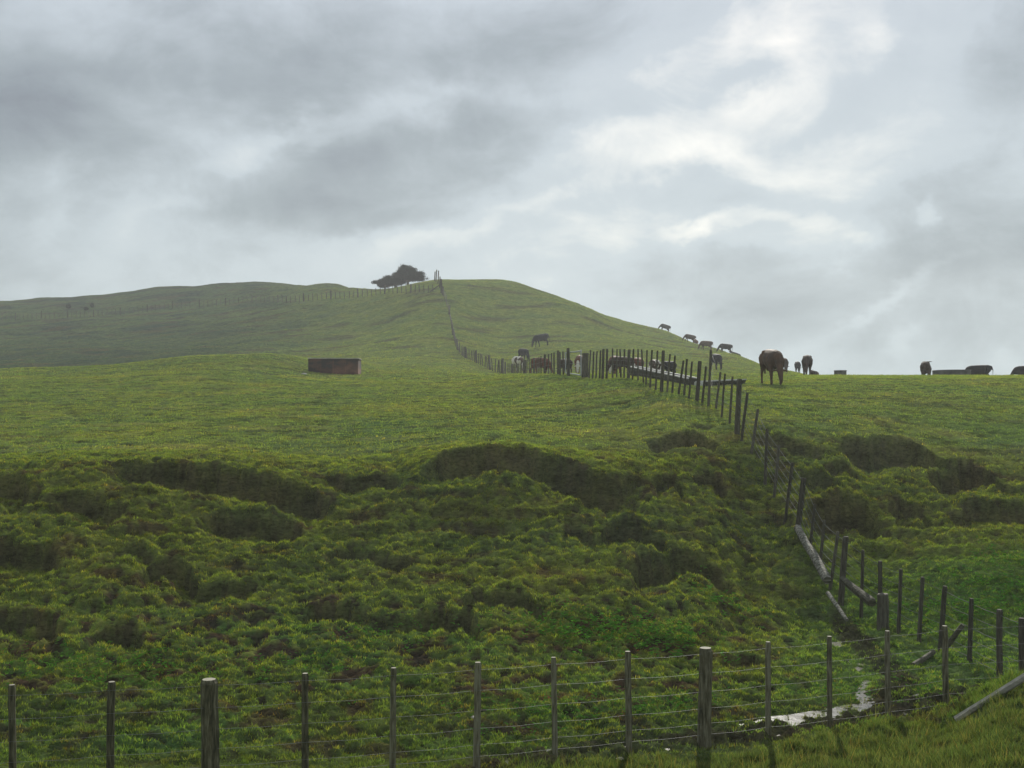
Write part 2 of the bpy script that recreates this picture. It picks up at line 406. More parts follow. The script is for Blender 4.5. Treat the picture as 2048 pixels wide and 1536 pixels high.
M = {}
M['turf'] = turf_mat()
M['grass'] = blade_mat('grass_blades')
M['leaf'] = blade_mat('broad_leaves', 0.4)
M['wood'] = simple_mat('weathered_wood', [(0.25, (0.030, 0.027, 0.020)), (0.5, (0.075, 0.068, 0.050)), (0.75, (0.14, 0.13, 0.10))], 9, stretch=(4, 4, 0.5), bump=0.6)
M['wood_tan'] = simple_mat('treated_pine', [(0.32, (0.038, 0.036, 0.020)), (0.5, (0.11, 0.10, 0.060)), (0.66, (0.20, 0.19, 0.13))], 9, stretch=(4, 4, 0.5), bump=0.6)
M['wood_cut'] = simple_mat('sawn_post_top', [(0.2, (0.20, 0.19, 0.14)), (0.8, (0.34, 0.32, 0.25))], 20)
M['log'] = simple_mat('bleached_log', [(0.36, (0.035, 0.033, 0.020)), (0.5, (0.10, 0.095, 0.07)), (0.66, (0.24, 0.23, 0.19))], 7, stretch=(0.5, 3, 3), bump=0.6)
M['pole'] = simple_mat('debarked_pole', [(0.25, (0.20, 0.19, 0.15)), (0.75, (0.42, 0.40, 0.34))], 7, stretch=(0.5, 3, 3), bump=0.4)
M['log_dark'] = simple_mat('mossy_log', [(0.25, (0.03, 0.03, 0.02)), (0.5, (0.08, 0.075, 0.05)), (0.75, (0.16, 0.15, 0.11))], 7, stretch=(0.5, 3, 3), bump=0.6)
M['wire'] = simple_mat('galvanised_wire', [(0.2, (0.07, 0.075, 0.075)), (0.8, (0.15, 0.16, 0.16))], 3, rough=0.6, bump=0, spec=0.3)
M['pipe'] = simple_mat('galvanised_pipe', [(0.2, (0.24, 0.25, 0.26)), (0.8, (0.40, 0.42, 0.43))], 6, rough=0.4, bump=0, spec=0.5)
M['concrete'] = simple_mat('stained_concrete', [(0.25, (0.045, 0.045, 0.04)), (0.5, (0.085, 0.083, 0.075)), (0.75, (0.14, 0.135, 0.12))], 3, bump=0.3)
M['rust_tank'] = simple_mat('rust_stained_tank', [(0.34, (0.050, 0.040, 0.036)), (0.5, (0.125, 0.066, 0.046)), (0.64, (0.22, 0.11, 0.07))], 1.6, bump=0.3, stretch=(.5, .5, .9))
M['tank_rim'] = simple_mat('worn_tank_rim', [(0.3, (0.30, 0.28, 0.23)), (0.7, (0.5, 0.47, 0.4))], 3)
M['pale'] = simple_mat('pale_timber', [(0.25, (0.28, 0.28, 0.26)), (0.75, (0.58, 0.58, 0.56))], 3)
M['stone'] = simple_mat('pale_stone', [(0.25, (0.22, 0.21, 0.19)), (0.75, (0.45, 0.44, 0.40))], 6, bump=0.6)
M['bark'] = simple_mat('dark_bark', [(0.25, (0.02, 0.018, 0.014)), (0.75, (0.07, 0.06, 0.045))], 8)
M['tree_leaf'] = blade_mat('tree_foliage', 0.2)
M['hair_dark'] = simple_mat('tail_switch_hair', [(0.2, (0.012, 0.011, 0.01)), (0.8, (0.04, 0.035, 0.03))], 8)
M['horn'] = simple_mat('inner_ear', [(0.2, (0.08, 0.06, 0.05)), (0.8, (0.14, 0.11, 0.09))], 8)

def water_mat():
    m, nt = new_mat('puddle_water')
    geo = N(nt, 'ShaderNodeNewGeometry')
    no = N(nt, 'ShaderNodeTexNoise', in_Scale=9, in_Detail=4, in_Roughness=0.6); L(nt, geo.outputs['Position'], no.inputs['Vector'])
    b = N(nt, 'ShaderNodeBump', in_Strength=0.2, in_Distance=0.02); L(nt, no.outputs['Fac'], b.inputs['Height'])
    bs = N(nt, 'ShaderNodeBsdfPrincipled', in_Roughness=0.16); bs.inputs['Base Color'].default_value = (0.035, 0.03, 0.02, 1)
    bs.inputs['Specular IOR Level'].default_value = 0.45
    L(nt, b.outputs[0], bs.inputs['Normal'])
    out = N(nt, 'ShaderNodeOutputMaterial'); L(nt, bs.outputs[0], out.inputs[0])
    return m
M['water'] = water_mat()

# ------------------------------------------------------------------ ground colour
def tint(X, Y, bank, bog, field, hill, sc, wet, slope=None):
    n = len(X)
    px = HX + FX * X / np.maximum(Y, 1)
    def C(r, g, b): return np.array([r, g, b])
    c = np.empty((n, 3)); c[:] = C(0.060, 0.088, 0.022)
    def mix(col_, k): 
        nonlocal c
        k = np.clip(k, 0, 1)[:, None]; c = c * (1 - k) + col_ * k
    big = fbm(X / 6.0, Y / 6.0, 81, 3); mid = fbm(X / 1.6, Y / 1.1, 83, 3)
    mix(C(0.080, 0.112, 0.030), field)
    mix(C(0.100, 0.122, 0.028), field * sst(-.1, .35, big) * .8)
    mix(C(0.045, 0.050, 0.022), field * sst(.14, .34, fbm(X / .8, Y / .45, 53, 3)) * .75)
    mix(C(0.070, 0.108, 0.028), field * sst(1750, 2000, px) * (1 - sst(32, 45, Y)) * .8)
    mix(C(0.078, 0.105, 0.026), bank * (1 - .6 * (1 - sst(15, 24, Y))))
    mix(C(0.105, 0.125, 0.028), bank * sst(0, .35, mid) * .6)
    mix(C(0.062, 0.108, 0.026), bog * sst(-.2, .3, mid))
    mix(C(0.050, 0.036, 0.020), (bank + bog) * sst(.08, .36, fbm(X / .9, Y / .7, 85, 3)) * .8)      # bare trodden soil
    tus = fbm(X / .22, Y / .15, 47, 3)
    mix(C(0.034, 0.030, 0.016), (bank + bog) * (1 - sst(-.32, -.06, tus)) * .75)  # dark soil between tussocks, with cavity shade painted into the low parts
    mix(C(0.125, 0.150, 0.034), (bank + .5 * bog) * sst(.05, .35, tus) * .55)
    lush = sst(1500, 1700, px) * sst(14, 17, Y) * (1 - sst(22, 25, Y))
    mix(C(0.066, 0.120, 0.032), lush * .7)
    mix(C(0.094, 0.124, 0.030), hill)
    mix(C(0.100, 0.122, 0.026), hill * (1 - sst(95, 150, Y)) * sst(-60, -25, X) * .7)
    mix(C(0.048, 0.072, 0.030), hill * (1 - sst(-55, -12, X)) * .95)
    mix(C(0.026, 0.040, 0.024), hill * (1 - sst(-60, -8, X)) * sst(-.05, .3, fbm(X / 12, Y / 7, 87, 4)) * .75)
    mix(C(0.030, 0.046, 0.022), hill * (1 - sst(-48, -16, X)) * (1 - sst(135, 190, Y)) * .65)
    mix(C(0.05, 0.046, 0.024), hill * sst(.12, .36, fbm(X / 9, Y / 3.2, 89, 4)) * .6)
    mix(C(0.13, 0.135, 0.045), field * sst(.1, .4, fbm(X / 3.5, Y / 1.6, 95, 4)) * .5)
    mix(C(0.055, 0.062, 0.026), field * sst(.2, .4, fbm(X / 5.5, Y / 1.3, 97, 4)) * .6)
    mix(C(0.048, 0.047, 0.024), sc * (.45 + .45 * sst(-.2, .3, fbm(X / .5, Y / .3, 99, 3))))
    mix(C(0.040, 0.033, 0.020), wet * .8)
    mix(C(0.066, 0.090, 0.030), (1 - sst(12.6, 13.4, Y)) * sst(1050, 1300, px))
    if slope is not None:
        mix(C(0.060, 0.064, 0.030), sst(.75, 1.5, slope) * (Y < 90) * .5)
    g = 1.30 + .36 * hill + .38 * field
    c = c * g[:, None] * np.array([1.17, 1.10, 1.13]) * (1 + .06 * bank)[:, None] + np.stack([.004 + 0 * g, .004 + 0 * g, .012 + .012 * field + .009 * hill], 1)  # bluish lift added to the albedo, haze painted into the ground colour
    return c

# ------------------------------------------------------------------ terrain mesh
tc_ = np.linspace(-0.50, 0.50, 1060)
side = 0.50 + np.cumsum(np.geomspace(0.0015, 0.12, 40))
tcols = np.concatenate([-side[::-1], tc_, side])
def arange_seq(a, b, s0, s1):
    out = [a]; 
    while out[-1] < b:
        k = (out[-1] - a) / (b - a); out.append(out[-1] + s0 + (s1 - s0) * k)
    return out[:-1]
rows = (list(np.linspace(0.6, 10.5, 10)) + arange_seq(11, 27, .036, .045) + arange_seq(27, 60, .05, .17) +
        arange_seq(60, 130, .2, .40) + arange_seq(130, 250, .42, .55) + list(np.geomspace(251, 4000, 34)))
rows = np.array(rows)
TT, YY = np.meshgrid(tcols, rows)
# near rows keep a minimum width so that the sheet also lies under and beside the eye
WW = np.maximum(YY, 12 + 0 * YY) if False else YY
XX = TT * WW + np.sign(TT) * np.clip(np.abs(TT) - 0.5, 0, 9) * np.clip(14 - YY, 0, 14) * 1.2
Xf, Yf = XX.ravel(), YY.ravel()
Zf, bank, bog, field, hill, sc, wet = relief(Xf, Yf)
nr, nc = TT.shape
Zg = Zf.reshape(nr, nc)
gy = np.gradient(Zg, axis=0) / np.maximum(np.gradient(YY, axis=0), 1e-6)
gx = np.gradient(Zg, axis=1) / np.maximum(np.gradient(XX, axis=1), 1e-6)
slope = np.hypot(gx, gy).ravel()
idx = np.arange(nr * nc).reshape(nr, nc)
F = np.stack([idx[:-1, :-1].ravel(), idx[:-1, 1:].ravel(), idx[1:, 1:].ravel(), idx[1:, :-1].ravel()], axis=1)
me = fast_mesh('pasture_ground', np.stack([Xf, Yf, Zf], 1), F)
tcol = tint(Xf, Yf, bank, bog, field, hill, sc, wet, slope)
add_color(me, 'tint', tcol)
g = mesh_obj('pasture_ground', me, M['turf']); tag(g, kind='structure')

# low land behind the eye and out to the horizon
bm = bmesh.new()
bmesh.ops.create_circle(bm, cap_ends=True, radius=6000, segments=64)
for v in bm.verts: v.co.z = -46
me2 = bpy.data.meshes.new('far_ground'); bm.to_mesh(me2); bm.free()
c2 = np.tile(np.array([0.07, 0.1, 0.04]), (len(me2.vertices), 1)); add_color(me2, 'tint', c2)
tag(mesh_obj('far_ground', me2, M['turf']), kind='structure')
xs = np.linspace(-160, 160, 81); ys = np.linspace(-120, 0.6, 40)
GX, GY = np.meshgrid(xs, ys); GZ = -3.95 + 0.25 * fbm(GX / 15, GY / 15, 5, 3) * sst(-2, -12, GY) 
ii = np.arange(GX.size).reshape(GX.shape)
F2 = np.stack([ii[:-1, :-1].ravel(), ii[:-1, 1:].ravel(), ii[1:, 1:].ravel(), ii[1:, :-1].ravel()], 1)
me3 = fast_mesh('verge_ground', np.stack([GX.ravel(), GY.ravel(), GZ.ravel() - .03], 1), F2)
add_color(me3, 'tint', np.tile(np.array([0.10, 0.11, 0.04]), (GX.size, 1)))
tag(mesh_obj('verge_ground', me3, M['turf']), kind='structure')

# water lying in the channel
def ribbon(P, wd):
    vs = []; n = 60
    s = np.linspace(0, len(P) - 1, n)
    X = np.interp(s, range(len(P)), P[:, 0]); Y = np.interp(s, range(len(P)), P[:, 1])
    dx, dy = np.gradient(X), np.gradient(Y); l = np.hypot(dx, dy); nx, ny = -dy / l, dx / l
    for k in range(n):
        for q in (-1, 1): vs.append((X[k] + q * nx[k] * wd, Y[k] + q * ny[k] * wd, WZ))
    fs = [(2*k, 2*k+2, 2*k+3, 2*k+1) for k in range(n - 1)]
    return np.array(vs), np.array(fs)
v, f = ribbon(CHN[0][0], 0.75)
tag(mesh_obj('stream_water', fast_mesh('stream_water', v, f), M['water']), kind='structure')
v, f = ribbon(CHN[1][0], 0.5); v[:, 2] += 0.004
tag(mesh_obj('seep_water', fast_mesh('seep_water', v, f), M['water']), kind='structure')

# ------------------------------------------------------------------ grass blades
def blades(X, Y, h, w, nb, spread, lean, col_, zoff=0.0, top=(1.35, 1.3, 1.0)):
    """tufts at X,Y; returns verts, faces(tri), colours"""
    n = len(X)
    Xb = np.repeat(X, nb) + rng.normal(0, 1, n * nb) * np.repeat(spread, nb)
    Yb = np.repeat(Y, nb) + rng.normal(0, 1, n * nb) * np.repeat(spread, nb)
    Zb = relief(Xb, Yb)[0]
    H = np.repeat(h, nb) * rng.uniform(.55, 1.2, n * nb); W = np.repeat(w, nb) * rng.uniform(.7, 1.3, n * nb)
    a = rng.uniform(0, 2 * np.pi, n * nb); le = rng.uniform(.1, 1, n * nb) * lean * H
    la = rng.uniform(0, 2 * np.pi, n * nb)
    dx, dy = np.cos(a) * W / 2, np.sin(a) * W / 2
    V = np.empty((n * nb, 3, 3))
    V[:, 0] = np.stack([Xb - dx, Yb - dy, Zb - .01 + zoff], 1)
    V[:, 1] = np.stack([Xb + dx, Yb + dy, Zb - .01 + zoff], 1)
    V[:, 2] = np.stack([Xb + np.cos(la) * le, Yb + np.sin(la) * le, Zb + H + zoff], 1)
    cb = np.repeat(col_, nb, axis=0) * rng.uniform(.75, 1.25, (n * nb, 1))
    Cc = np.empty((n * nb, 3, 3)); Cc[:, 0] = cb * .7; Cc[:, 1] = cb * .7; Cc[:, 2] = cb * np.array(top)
    Fc = np.arange(n * nb * 3).reshape(-1, 3)
    return V.reshape(-1, 3), Fc, Cc.reshape(-1, 3)

def scatter(n, y0, y1, t0=-.50, t1=.50, power=1.0):
    # uniform over the ground area of the wedge
    Y = np.sqrt(rng.uniform(y0 ** 2, y1 ** 2, n)) if power == 1 else y0 + (y1 - y0) * rng.uniform(0, 1, n)
    return rng.uniform(t0, t1, n) * Y, Y

def sward(name, n, y0, y1, h, w, nb, spread, lean, label, keep=None, power=1.0, gain=(1.15, 1.2, 1.0), t0=-.5, t1=.5):
    X, Y = scatter(n, y0, y1, t0, t1, power)
    z, bank, bog, field, hill, sc, wet = relief(X, Y)
    e = 0.06
    s = np.hypot(relief(X + e, Y)[0] - z, relief(X, Y + e)[0] - z) / e
    k = ((wet < .45) | (rng.uniform(0, 1, n) < .40)) & (rng.uniform(0, 1, n) > .45 * sc) & (rng.uniform(0, 1, n) > .6 * sst(1.0, 2.0, s))
    soil = fbm(X / .9, Y / .7, 85, 3); tus = fbm(X / .22, Y / .15, 47, 3)
    k &= rng.uniform(0, 1, n) > (bank + bog) * (1 - sst(-.3, .02, tus)) * .85
    k &= rng.uniform(0, 1, n) > (bank + bog) * sst(.15, .45, soil) * .7
    if keep is not None: k &= keep(X, Y)
    X, Y, z, bank, bog, field, hill, sc, wet = [q[k] for q in (X, Y, z, bank, bog, field, hill, sc, wet)]
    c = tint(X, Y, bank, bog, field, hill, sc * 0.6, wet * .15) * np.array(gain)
    c = c * (1 + 0.35 * fbm(X / .35, Y / .3, 91, 2))[:, None]
    c = c * rng.uniform(.7, 1.3, (len(X), 1)) * np.stack([rng.uniform(.9, 1.2, len(X)), np.ones(len(X)), np.ones(len(X))], 1)
    yel = (rng.uniform(0, 1, len(X)) < .10)[:, None]
    c = np.where(yel, c * np.array([1.5, 1.1, .9]), c)
    hh = h * (0.65 + 0.75 * sst(-.1, .4, fbm(X / .22, Y / .15, 47, 3))) * np.ones(len(X))
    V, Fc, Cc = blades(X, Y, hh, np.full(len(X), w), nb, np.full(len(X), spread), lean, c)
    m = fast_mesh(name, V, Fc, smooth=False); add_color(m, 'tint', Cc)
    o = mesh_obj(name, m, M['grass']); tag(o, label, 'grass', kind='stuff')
    return o

vergeline = lambda X, Y: (HX + FX * X / Y > 1010) & (Y < 12.4 + 1.5 * sst(1400, 2048, HX + FX * X / Y))
sward('bank_grass', 85000, 11.2, 27.5, .040, .012, 8, .03, 1.0, 'short tussocky grass covering the boggy flat and the trodden bank', keep=lambda X, Y: ~vergeline(X, Y))
sward('paddock_grass', 60000, 26, 62, .045, .020, 6, .06, .9, 'close grazed yellow-green grass on the upper paddock', power=2)
sward('crest_grass', 9000, 56, 71, .07, .02, 5, .10, .6, 'taller grass stems standing along the crest of the right paddock', t0=.26, t1=.5)
sward('far_paddock_grass', 26000, 60, 115, .06, .04, 6, .12, .9, 'grazed grass on the far dip and foot of the hill', power=2)
sward('hill_grass', 34000, 112, 215, .09, .07, 6, .25, .9, 'sparse grazed grass over the hill', power=2)
sward('rank_verge_grass', 15000, 10.6, 14.4, .08, .009, 12, .05, 1.1, 'rank yellowish grass on the verge in front of the near fence', keep=vergeline, t0=-.02, t1=.52, gain=(.92, 1.0, 1.0))

sward('verge_stems', 2600, 10.6, 14.4, .19, .004, 3, .05, .7, 'pale dry seed stems standing in the near verge', keep=vergeline, t0=-.02, t1=.52, gain=(2.0, 1.5, 1.7))

# broad leaved weeds
def weeds(name, spots, label, size=.07):
    Vs = []; Cs = []
    for (px, py, rx, ry, n) in spots:
        Y0 = hit(px, py, 11, 60); X0 = T(px) * Y0
        for _ in range(n):
            x = X0 + random.gauss(0, rx); y = Y0 + random.gauss(0, ry); z0 = ground_xy_fast(x, y)
            hgt = random.uniform(.08, .26)
            for k in range(random.randint(4, 8)):
                a = random.uniform(0, 6.28); r = random.uniform(.02, .10); zz = z0 + hgt * random.uniform(.5, 1.1)
                cx, cy = x + r * math.cos(a), y + r * math.sin(a)
                s = size * random.uniform(.6, 1.2); t = random.uniform(-.3, .7)
                ux, uy = math.cos(a), math.sin(a); vx, vy = -uy, ux
                pts = [(-.5, 0, 0), (0, .38, .1), (.6, 0, -t * .3), (0, -.38, .1)]
                q = [(cx + s * (p[0] * ux + p[1] * vx), cy + s * (p[0] * uy + p[1] * vy), zz + s * (p[2] + t * p[0])) for p in pts]
                Vs.append(q)
                c = random.uniform(.75, 1.25)
                Cs += [(0.085 * c, 0.20 * c, 0.035 * c)] * 4
    V = np.array(Vs).reshape(-1, 3); Fc = np.arange(len(V)).reshape(-1, 4)
    m = fast_mesh(name, V, Fc, False); add_color(m, 'tint', np.array(Cs))
    tag(mesh_obj(name, m, M['leaf']), label, 'weeds', kind='stuff')
_zc = {}
def ground_xy_fast(x, y):
    k = (round(x, 1), round(y, 1))
    if k not in _zc: _zc[k] = ground_xy(*k)
    return _zc[k]
weeds('dock_patch', [(1150, 1255, .7, .5, 90), (1230, 1265, .8, .5, 130), (1320, 1285, .5, .4, 70), (1460, 1220, .4, .3, 40)], 'bright green broad leaved weeds below the bank, mid picture')
weeds('dock_patch', [(150, 1330, .8, .5, 60), (260, 1340, .7, .4, 70), (590, 1330, .5, .4, 40), (760, 1275, .5, .4, 50)], 'scattered bright broad leaved weeds on the flat at the left', .055)
weeds('dock_patch', [(2010, 1180, .9, .6, 200), (1960, 1230, .8, .5, 110), (2040, 1130, .5, .5, 60)], 'dense bright weeds behind the side fence at the right edge', .07)
weeds('dock_patch', [(1060, 1440, .6, .35, 60), (1290, 1420, .6, .3, 60), (1750, 1400, .6, .3, 40)], 'low green water weeds beside the stream behind the near fence', .05)

# ------------------------------------------------------------------ fences
def post_bm(p0, p1, r0, r1, seg=9, wob=.06):
    """round or split post from p0 to p1 with a slightly irregular shaft"""
    bm = bmesh.new(); p0 = Vector(p0); p1 = Vector(p1)
    ax = (p1 - p0).normalized(); u = ax.orthogonal().normalized(); v = ax.cross(u)
    ks = [0, .12, .35, .6, .85, .975, 1.0]; rings = []
    sq = [1 + random.uniform(-wob, wob) for _ in range(seg)]
    for k in ks:
        r = (r0 + (r1 - r0) * k) * (0.86 if k == 1.0 else 1) * random.uniform(.97, 1.03)
        c = p0.lerp(p1, k) + (u * random.uniform(-1, 1) + v * random.uniform(-1, 1)) * r * .08
        rings.append([bm.verts.new(c + (u * math.cos(2*math.pi*i/seg) + v * math.sin(2*math.pi*i/seg)) * r * sq[i]) for i in range(seg)])
    for a, b in zip(rings[:-1], rings[1:]):
        for i in range(seg): bm.faces.new((a[i], a[(i+1) % seg], b[(i+1) % seg], b[i]))
    bm.faces.new(rings[0][::-1]); bm.faces.new(rings[-1])
    return bm

def wire_obj(pts, r, parent, sag=.02, name='wire'):
    bm = bmesh.new(); ring0 = None
    P = []
    for a, b in zip(pts[:-1], pts[1:]):
        for k in (0, .5):
            q = Vector(a).lerp(Vector(b), k); q.z -= sag * 4 * k * (1 - k) * (b[1] != a[1] or 1); P.append(q)
    P.append(Vector(pts[-1]))
    for i, p in enumerate(P):
        d = (P[min(i+1, len(P)-1)] - P[max(i-1, 0)]).normalized()
        u = d.cross(Vector((0, 0, 1))).normalized(); w = u.cross(d)
        ring = [bm.verts.new(p + (u * math.cos(t) + w * math.sin(t)) * r) for t in (0, 2.094, 4.189)]
        if ring0:
            for k in range(3): bm.faces.new((ring0[k], ring0[(k+1) % 3], ring[(k+1) % 3], ring[k]))
        ring0 = ring
    return bm_obj(name, bm, M['wire'], parent)

def make_fence(name, loc, label, posts, wires, wr=.004, mat='wood', cap=False, group=None, limit=98, level=None):
    """posts: list of (base, top, radius); wires: fractions measured down from the top (m)"""
    root = empty(name, loc); tag(root, label, 'fence', group)
    inv = Vector(loc)
    extra = bmesh.new(); nx = 0
    tops = []
    for i, (b, t, r) in enumerate(posts):
        b = Vector(b) - inv; t = Vector(t) - inv
        ax = (t - b).normalized()
        bm = post_bm(b - ax * .25, t, r * 1.04, r * .95, seg=10 if r > .06 else 7)
        tops.append((b, t, ax))
        if i < limit:
            po = bm_obj('strainer_post' if r > .065 else 'post', bm, M[mat], root, smooth=False)
            if cap:
                cb = bmesh.new(); bmesh.ops.create_circle(cb, cap_ends=True, radius=r * .80, segments=10)
                cb.transform(Matrix.Translation(t + Vector((0, 0, .003))) )
                bm_obj('post_top', cb, M['wood_cut'], po, smooth=False)
        else:
            tmp = bpy.data.meshes.new('t'); bm.to_mesh(tmp); bm.free(); extra.from_mesh(tmp); bpy.data.meshes.remove(tmp); nx += 1
    if nx:
        o = bm_obj('far_posts', extra, M[mat], root, smooth=False); o['kind'] = 'stuff'
    else: extra.free()
    for w in wires:
        pts = [t - ax * w for (b, t, ax) in tops] if level is None else [Vector((t.x, t.y - .05, level[i_] - inv.z - w)) for i_, (b, t, ax) in enumerate(tops)]
        wire_obj(pts, wr, root, sag=.012)
    return root

# near fence across the bottom of the view
posts = []; lv = []
SURV = [(-610, 1405), (-385, 1395), (-175, 1384), (25, 1370), (220, 1364), (420, 1359), (610, 1347), (785, 1336), (953, 1325), (1110, 1315), (1258, 1303), (1408, 1296), (1536, 1284), (1659, 1273), (1776, 1262), (1893, 1252), (2105, 1232), (2205, 1222)]
for n, (px, py) in enumerate(SURV):
    Y = 10.7 + .30 * (n - 3); X = T(px) * Y; ztop = zof(py, Y)
    r = {5: .086, 11: .084, 16: .085}.get(n, .037 * random.uniform(.92, 1.12))
    zb = min(ground_xy(X, Y), ztop - .8)
    posts.append(((X, Y, zb), (X + random.uniform(-.025, .025), Y, ztop), r)); lv.append(ztop)
lv = list(np.convolve(np.pad(lv, 2, mode='edge'), [.2] * 5, 'valid'))
make_fence('wire_fence', (0, 12, -3.9), 'wire fence with round brown posts running along the bottom of the picture', posts, [.07, .30, .52, .72, .90, 1.03], wr=.0016, level=lv, mat='wood_tan', cap=True)

# side fence: (base x, top x, base sight, top sight, distance, radius)
SF = [
 (2045, 2044, 1335, 1236, 15.6, .05), (1999, 1999, 1355, 1219, 16.3, .068), (1939, 1943, 1312, 1197, 17.4, .038), (1880, 1890, 1293, 1172, 18.4, .042),
 (1838, 1845, 1275, 1154, 18.9, .038), (1797, 1802, 1262, 1138, 19.5, .036), (1760, 1760, 1252, 1122, 20.2, .040),
 (1722, 1726, 1230, 1100, 20.8, .034), (1681, 1692, 1195, 1073, 21.4, .085), (1660, 1676, 1180, 1063, 22.0, .034),
 (1640, 1649, 1140, 1040, 22.8, .034), (1620, 1630, 1105, 1008, 23.4, .034), (1596, 1608, 1058, 956, 24.1, .090),
 (1570, 1585, 1018, 925, 25.0, .036), (1548, 1558, 985, 890, 26.0, .036), (1530, 1534, 965, 858, 26.8, .038),
 (1503, 1516, 905, 818, 28.0, .040), (1483, 1495, 868, 785, 28.6, .040), (1474, 1479, 873, 758, 29.2, .100),
 (1459, 1465, 840, 753, 30.6, .040), (1443, 1450, 826, 747, 32.2, .040), (1431, 1441, 818, 744, 33.6, .042),
 (1417, 1422, 812, 700, 34.6, .060), (1404, 1412, 806, 733, 35.0, .045), (1394, 1400, 806, 722, 35.4, .092),
 (1378, 1384, 800, 723, 35.9, .040), (1368, 1374, 798, 718, 36.3, .045), (1357, 1367, 790, 721, 36.8, .045),
 (1344, 1350, 786, 711, 37.2, .042), (1334, 1340, 780, 708, 37.8, .042), (1323, 1327, 773, 701, 38.4, .085),
 (1311, 1315, 769, 701, 39.4, .040), (1300, 1304, 767, 700, 40.2, .045), (1292, 1294, 765, 700, 41, .040),
 (1287, 1283, 763, 699, 41.6, .038), (1276, 1276, 761, 698, 42.3, .038), (1265, 1267, 760, 698, 42.8, .045),
 (1257, 1258, 759, 699, 43.3, .095), (1248, 1249, 757, 698, 43.9, .042), (1242, 1240, 757, 698, 44.4, .040),
 (1233, 1234, 756, 698, 44.9, .036), (1225, 1225, 755, 697, 45.3, .045), (1213, 1214, 755, 698, 45.9, .066),
 (1205, 1207, 754, 698, 46.3, .085), (1199, 1201, 753, 701, 46.8, .045), (1192, 1194, 752, 702, 47.3, .042),
 (1185, 1187.5, 752, 703, 47.8, .045), (1178, 1181, 751, 700, 48.4, .045),
]
def side_posts(rows_):
    out = []
    for bx, tx, by, ty, Y, r in rows_:
        r *= (.72 if r > .05 else (.85 if Y > 30 else 1))
        g0 = ground(bx, Y)
        zt = zof(ty, Y)
        out.append((g0, (T(tx) * Y, Y, max(zt, g0.z + .6)), r))
    return out
make_fence('wire_fence', ground(1475, 29.2), 'weathered post and batten fence climbing the bank from bottom right to the gate', side_posts(SF), [.08, .28, .46, .64, .80, .93], wr=.0045)

# posts beyond the gate, along the troughs' paddock and up the hill
UF = [(1137, 1136, 748, 696, 51.5, .105), (1126.5, 1126, 748, 703, 52.2, .045), (1120.5, 1120, 748, 704, 52.8, .045), (1116.5, 1116, 748, 701, 53.4, .09),
      (1108, 1108, 748, 705, 54.5, .045), (1103, 1103, 748, 706, 55.6, .045), (1097, 1097, 748, 708, 57, .045), (1089.5, 1089.5, 748, 709, 58.5, .09),
      (1082, 1082, 748, 712, 60.5, .04), (1078, 1078, 748, 713, 62, .04), (1074, 1074, 748, 715.5, 64, .04), (1068, 1068, 748, 716, 66, .09),
      (1062.5, 1062.5, 748, 718, 68, .04), (1058.5, 1058.5, 748, 720, 70, .04), (1054, 1054, 748, 720.5, 72, .04), (1050.5, 1050.5, 748, 720, 74, .10), (1047, 1047, 748, 721, 75, .08),
      (1042, 1042, 748, 725, 77.5, .045), (1037.5, 1037.5, 748, 727, 79.5, .045), (1034.5, 1034.5, 748, 727, 81, .045), (1032, 1032, 748, 727.5, 82.5, .045), (1029, 1029, 748, 727.5, 84, .045), (1026.5, 1026.5, 748, 727.5, 85.5, .045),
      (1023.5, 1023.5, 748, 727, 87, .11), (1019.5, 1019.5, 748, 726.5, 88.5, .045), (1016, 1016, 748, 726, 90, .045), (1010.5, 1010.5, 748, 723, 92, .10)]
UP = side_posts(UF)
prev = None
path = [(1005.5, 94), (997, 96), (983, 101), (969.5, 107), (958, 111), (947, 115), (938, 118), (928.5, 121), (922, 124), (915, 128), (910, 133), (906.5, 138), (903, 144), (900, 150), (895, 155), (889, 160), (884, 163)]
pp = np.array(path, float)
s = np.linspace(0, len(pp) - 1, 44)
for k, q in enumerate(s):
    px = float(np.interp(q, range(len(pp)), pp[:, 0])); Y = float(np.interp(q, range(len(pp)), pp[:, 1]))
    g0 = ground(px, Y); big = (k % 6 == 0)
    UP.append((g0, (g0.x + random.uniform(-.12, .12), g0.y, g0.z + (1.3 if big else 1.12) * random.uniform(.95, 1.05)), .11 if big else .052))
make_fence('wire_fence', ground(1068, 66), 'distant post and wire fence bending from the gate up to the hilltop', UP, [.1, .35, .6, .85], wr=.006)

# hill top strainers and the fence along the ridge
RT = []
g0 = ground(883, 163.5)
RT.append((g0, (g0.x - .05, g0.y, g0.z + 2.1), .15))
for (px, Y, h) in ((876, 172, 2.0), (872, 174, 1.9), (869, 177, 1.5), (879, 167, 1.7)):
    q = ground(px, Y); RT.append((q, (q.x + .1, q.y, q.z + h), .09))
make_fence('wire_fence', g0, 'cluster of tall dark strainer posts where the fences meet on the hilltop', RT, [.2, .6], wr=.01)
tb = bmesh.new()
q0 = Vector((-.2, 0, 1.3)); q1 = Vector((-1.7, -.6, 0.15))
bmx = post_bm(q0, q1, .09, .09)
root = [o for o in bpy.data.objects if o.get('label', '').startswith('cluster of tall')][0]
tb.free(); bm_obj('brace', bmx, M['wood'], root, smooth=False)

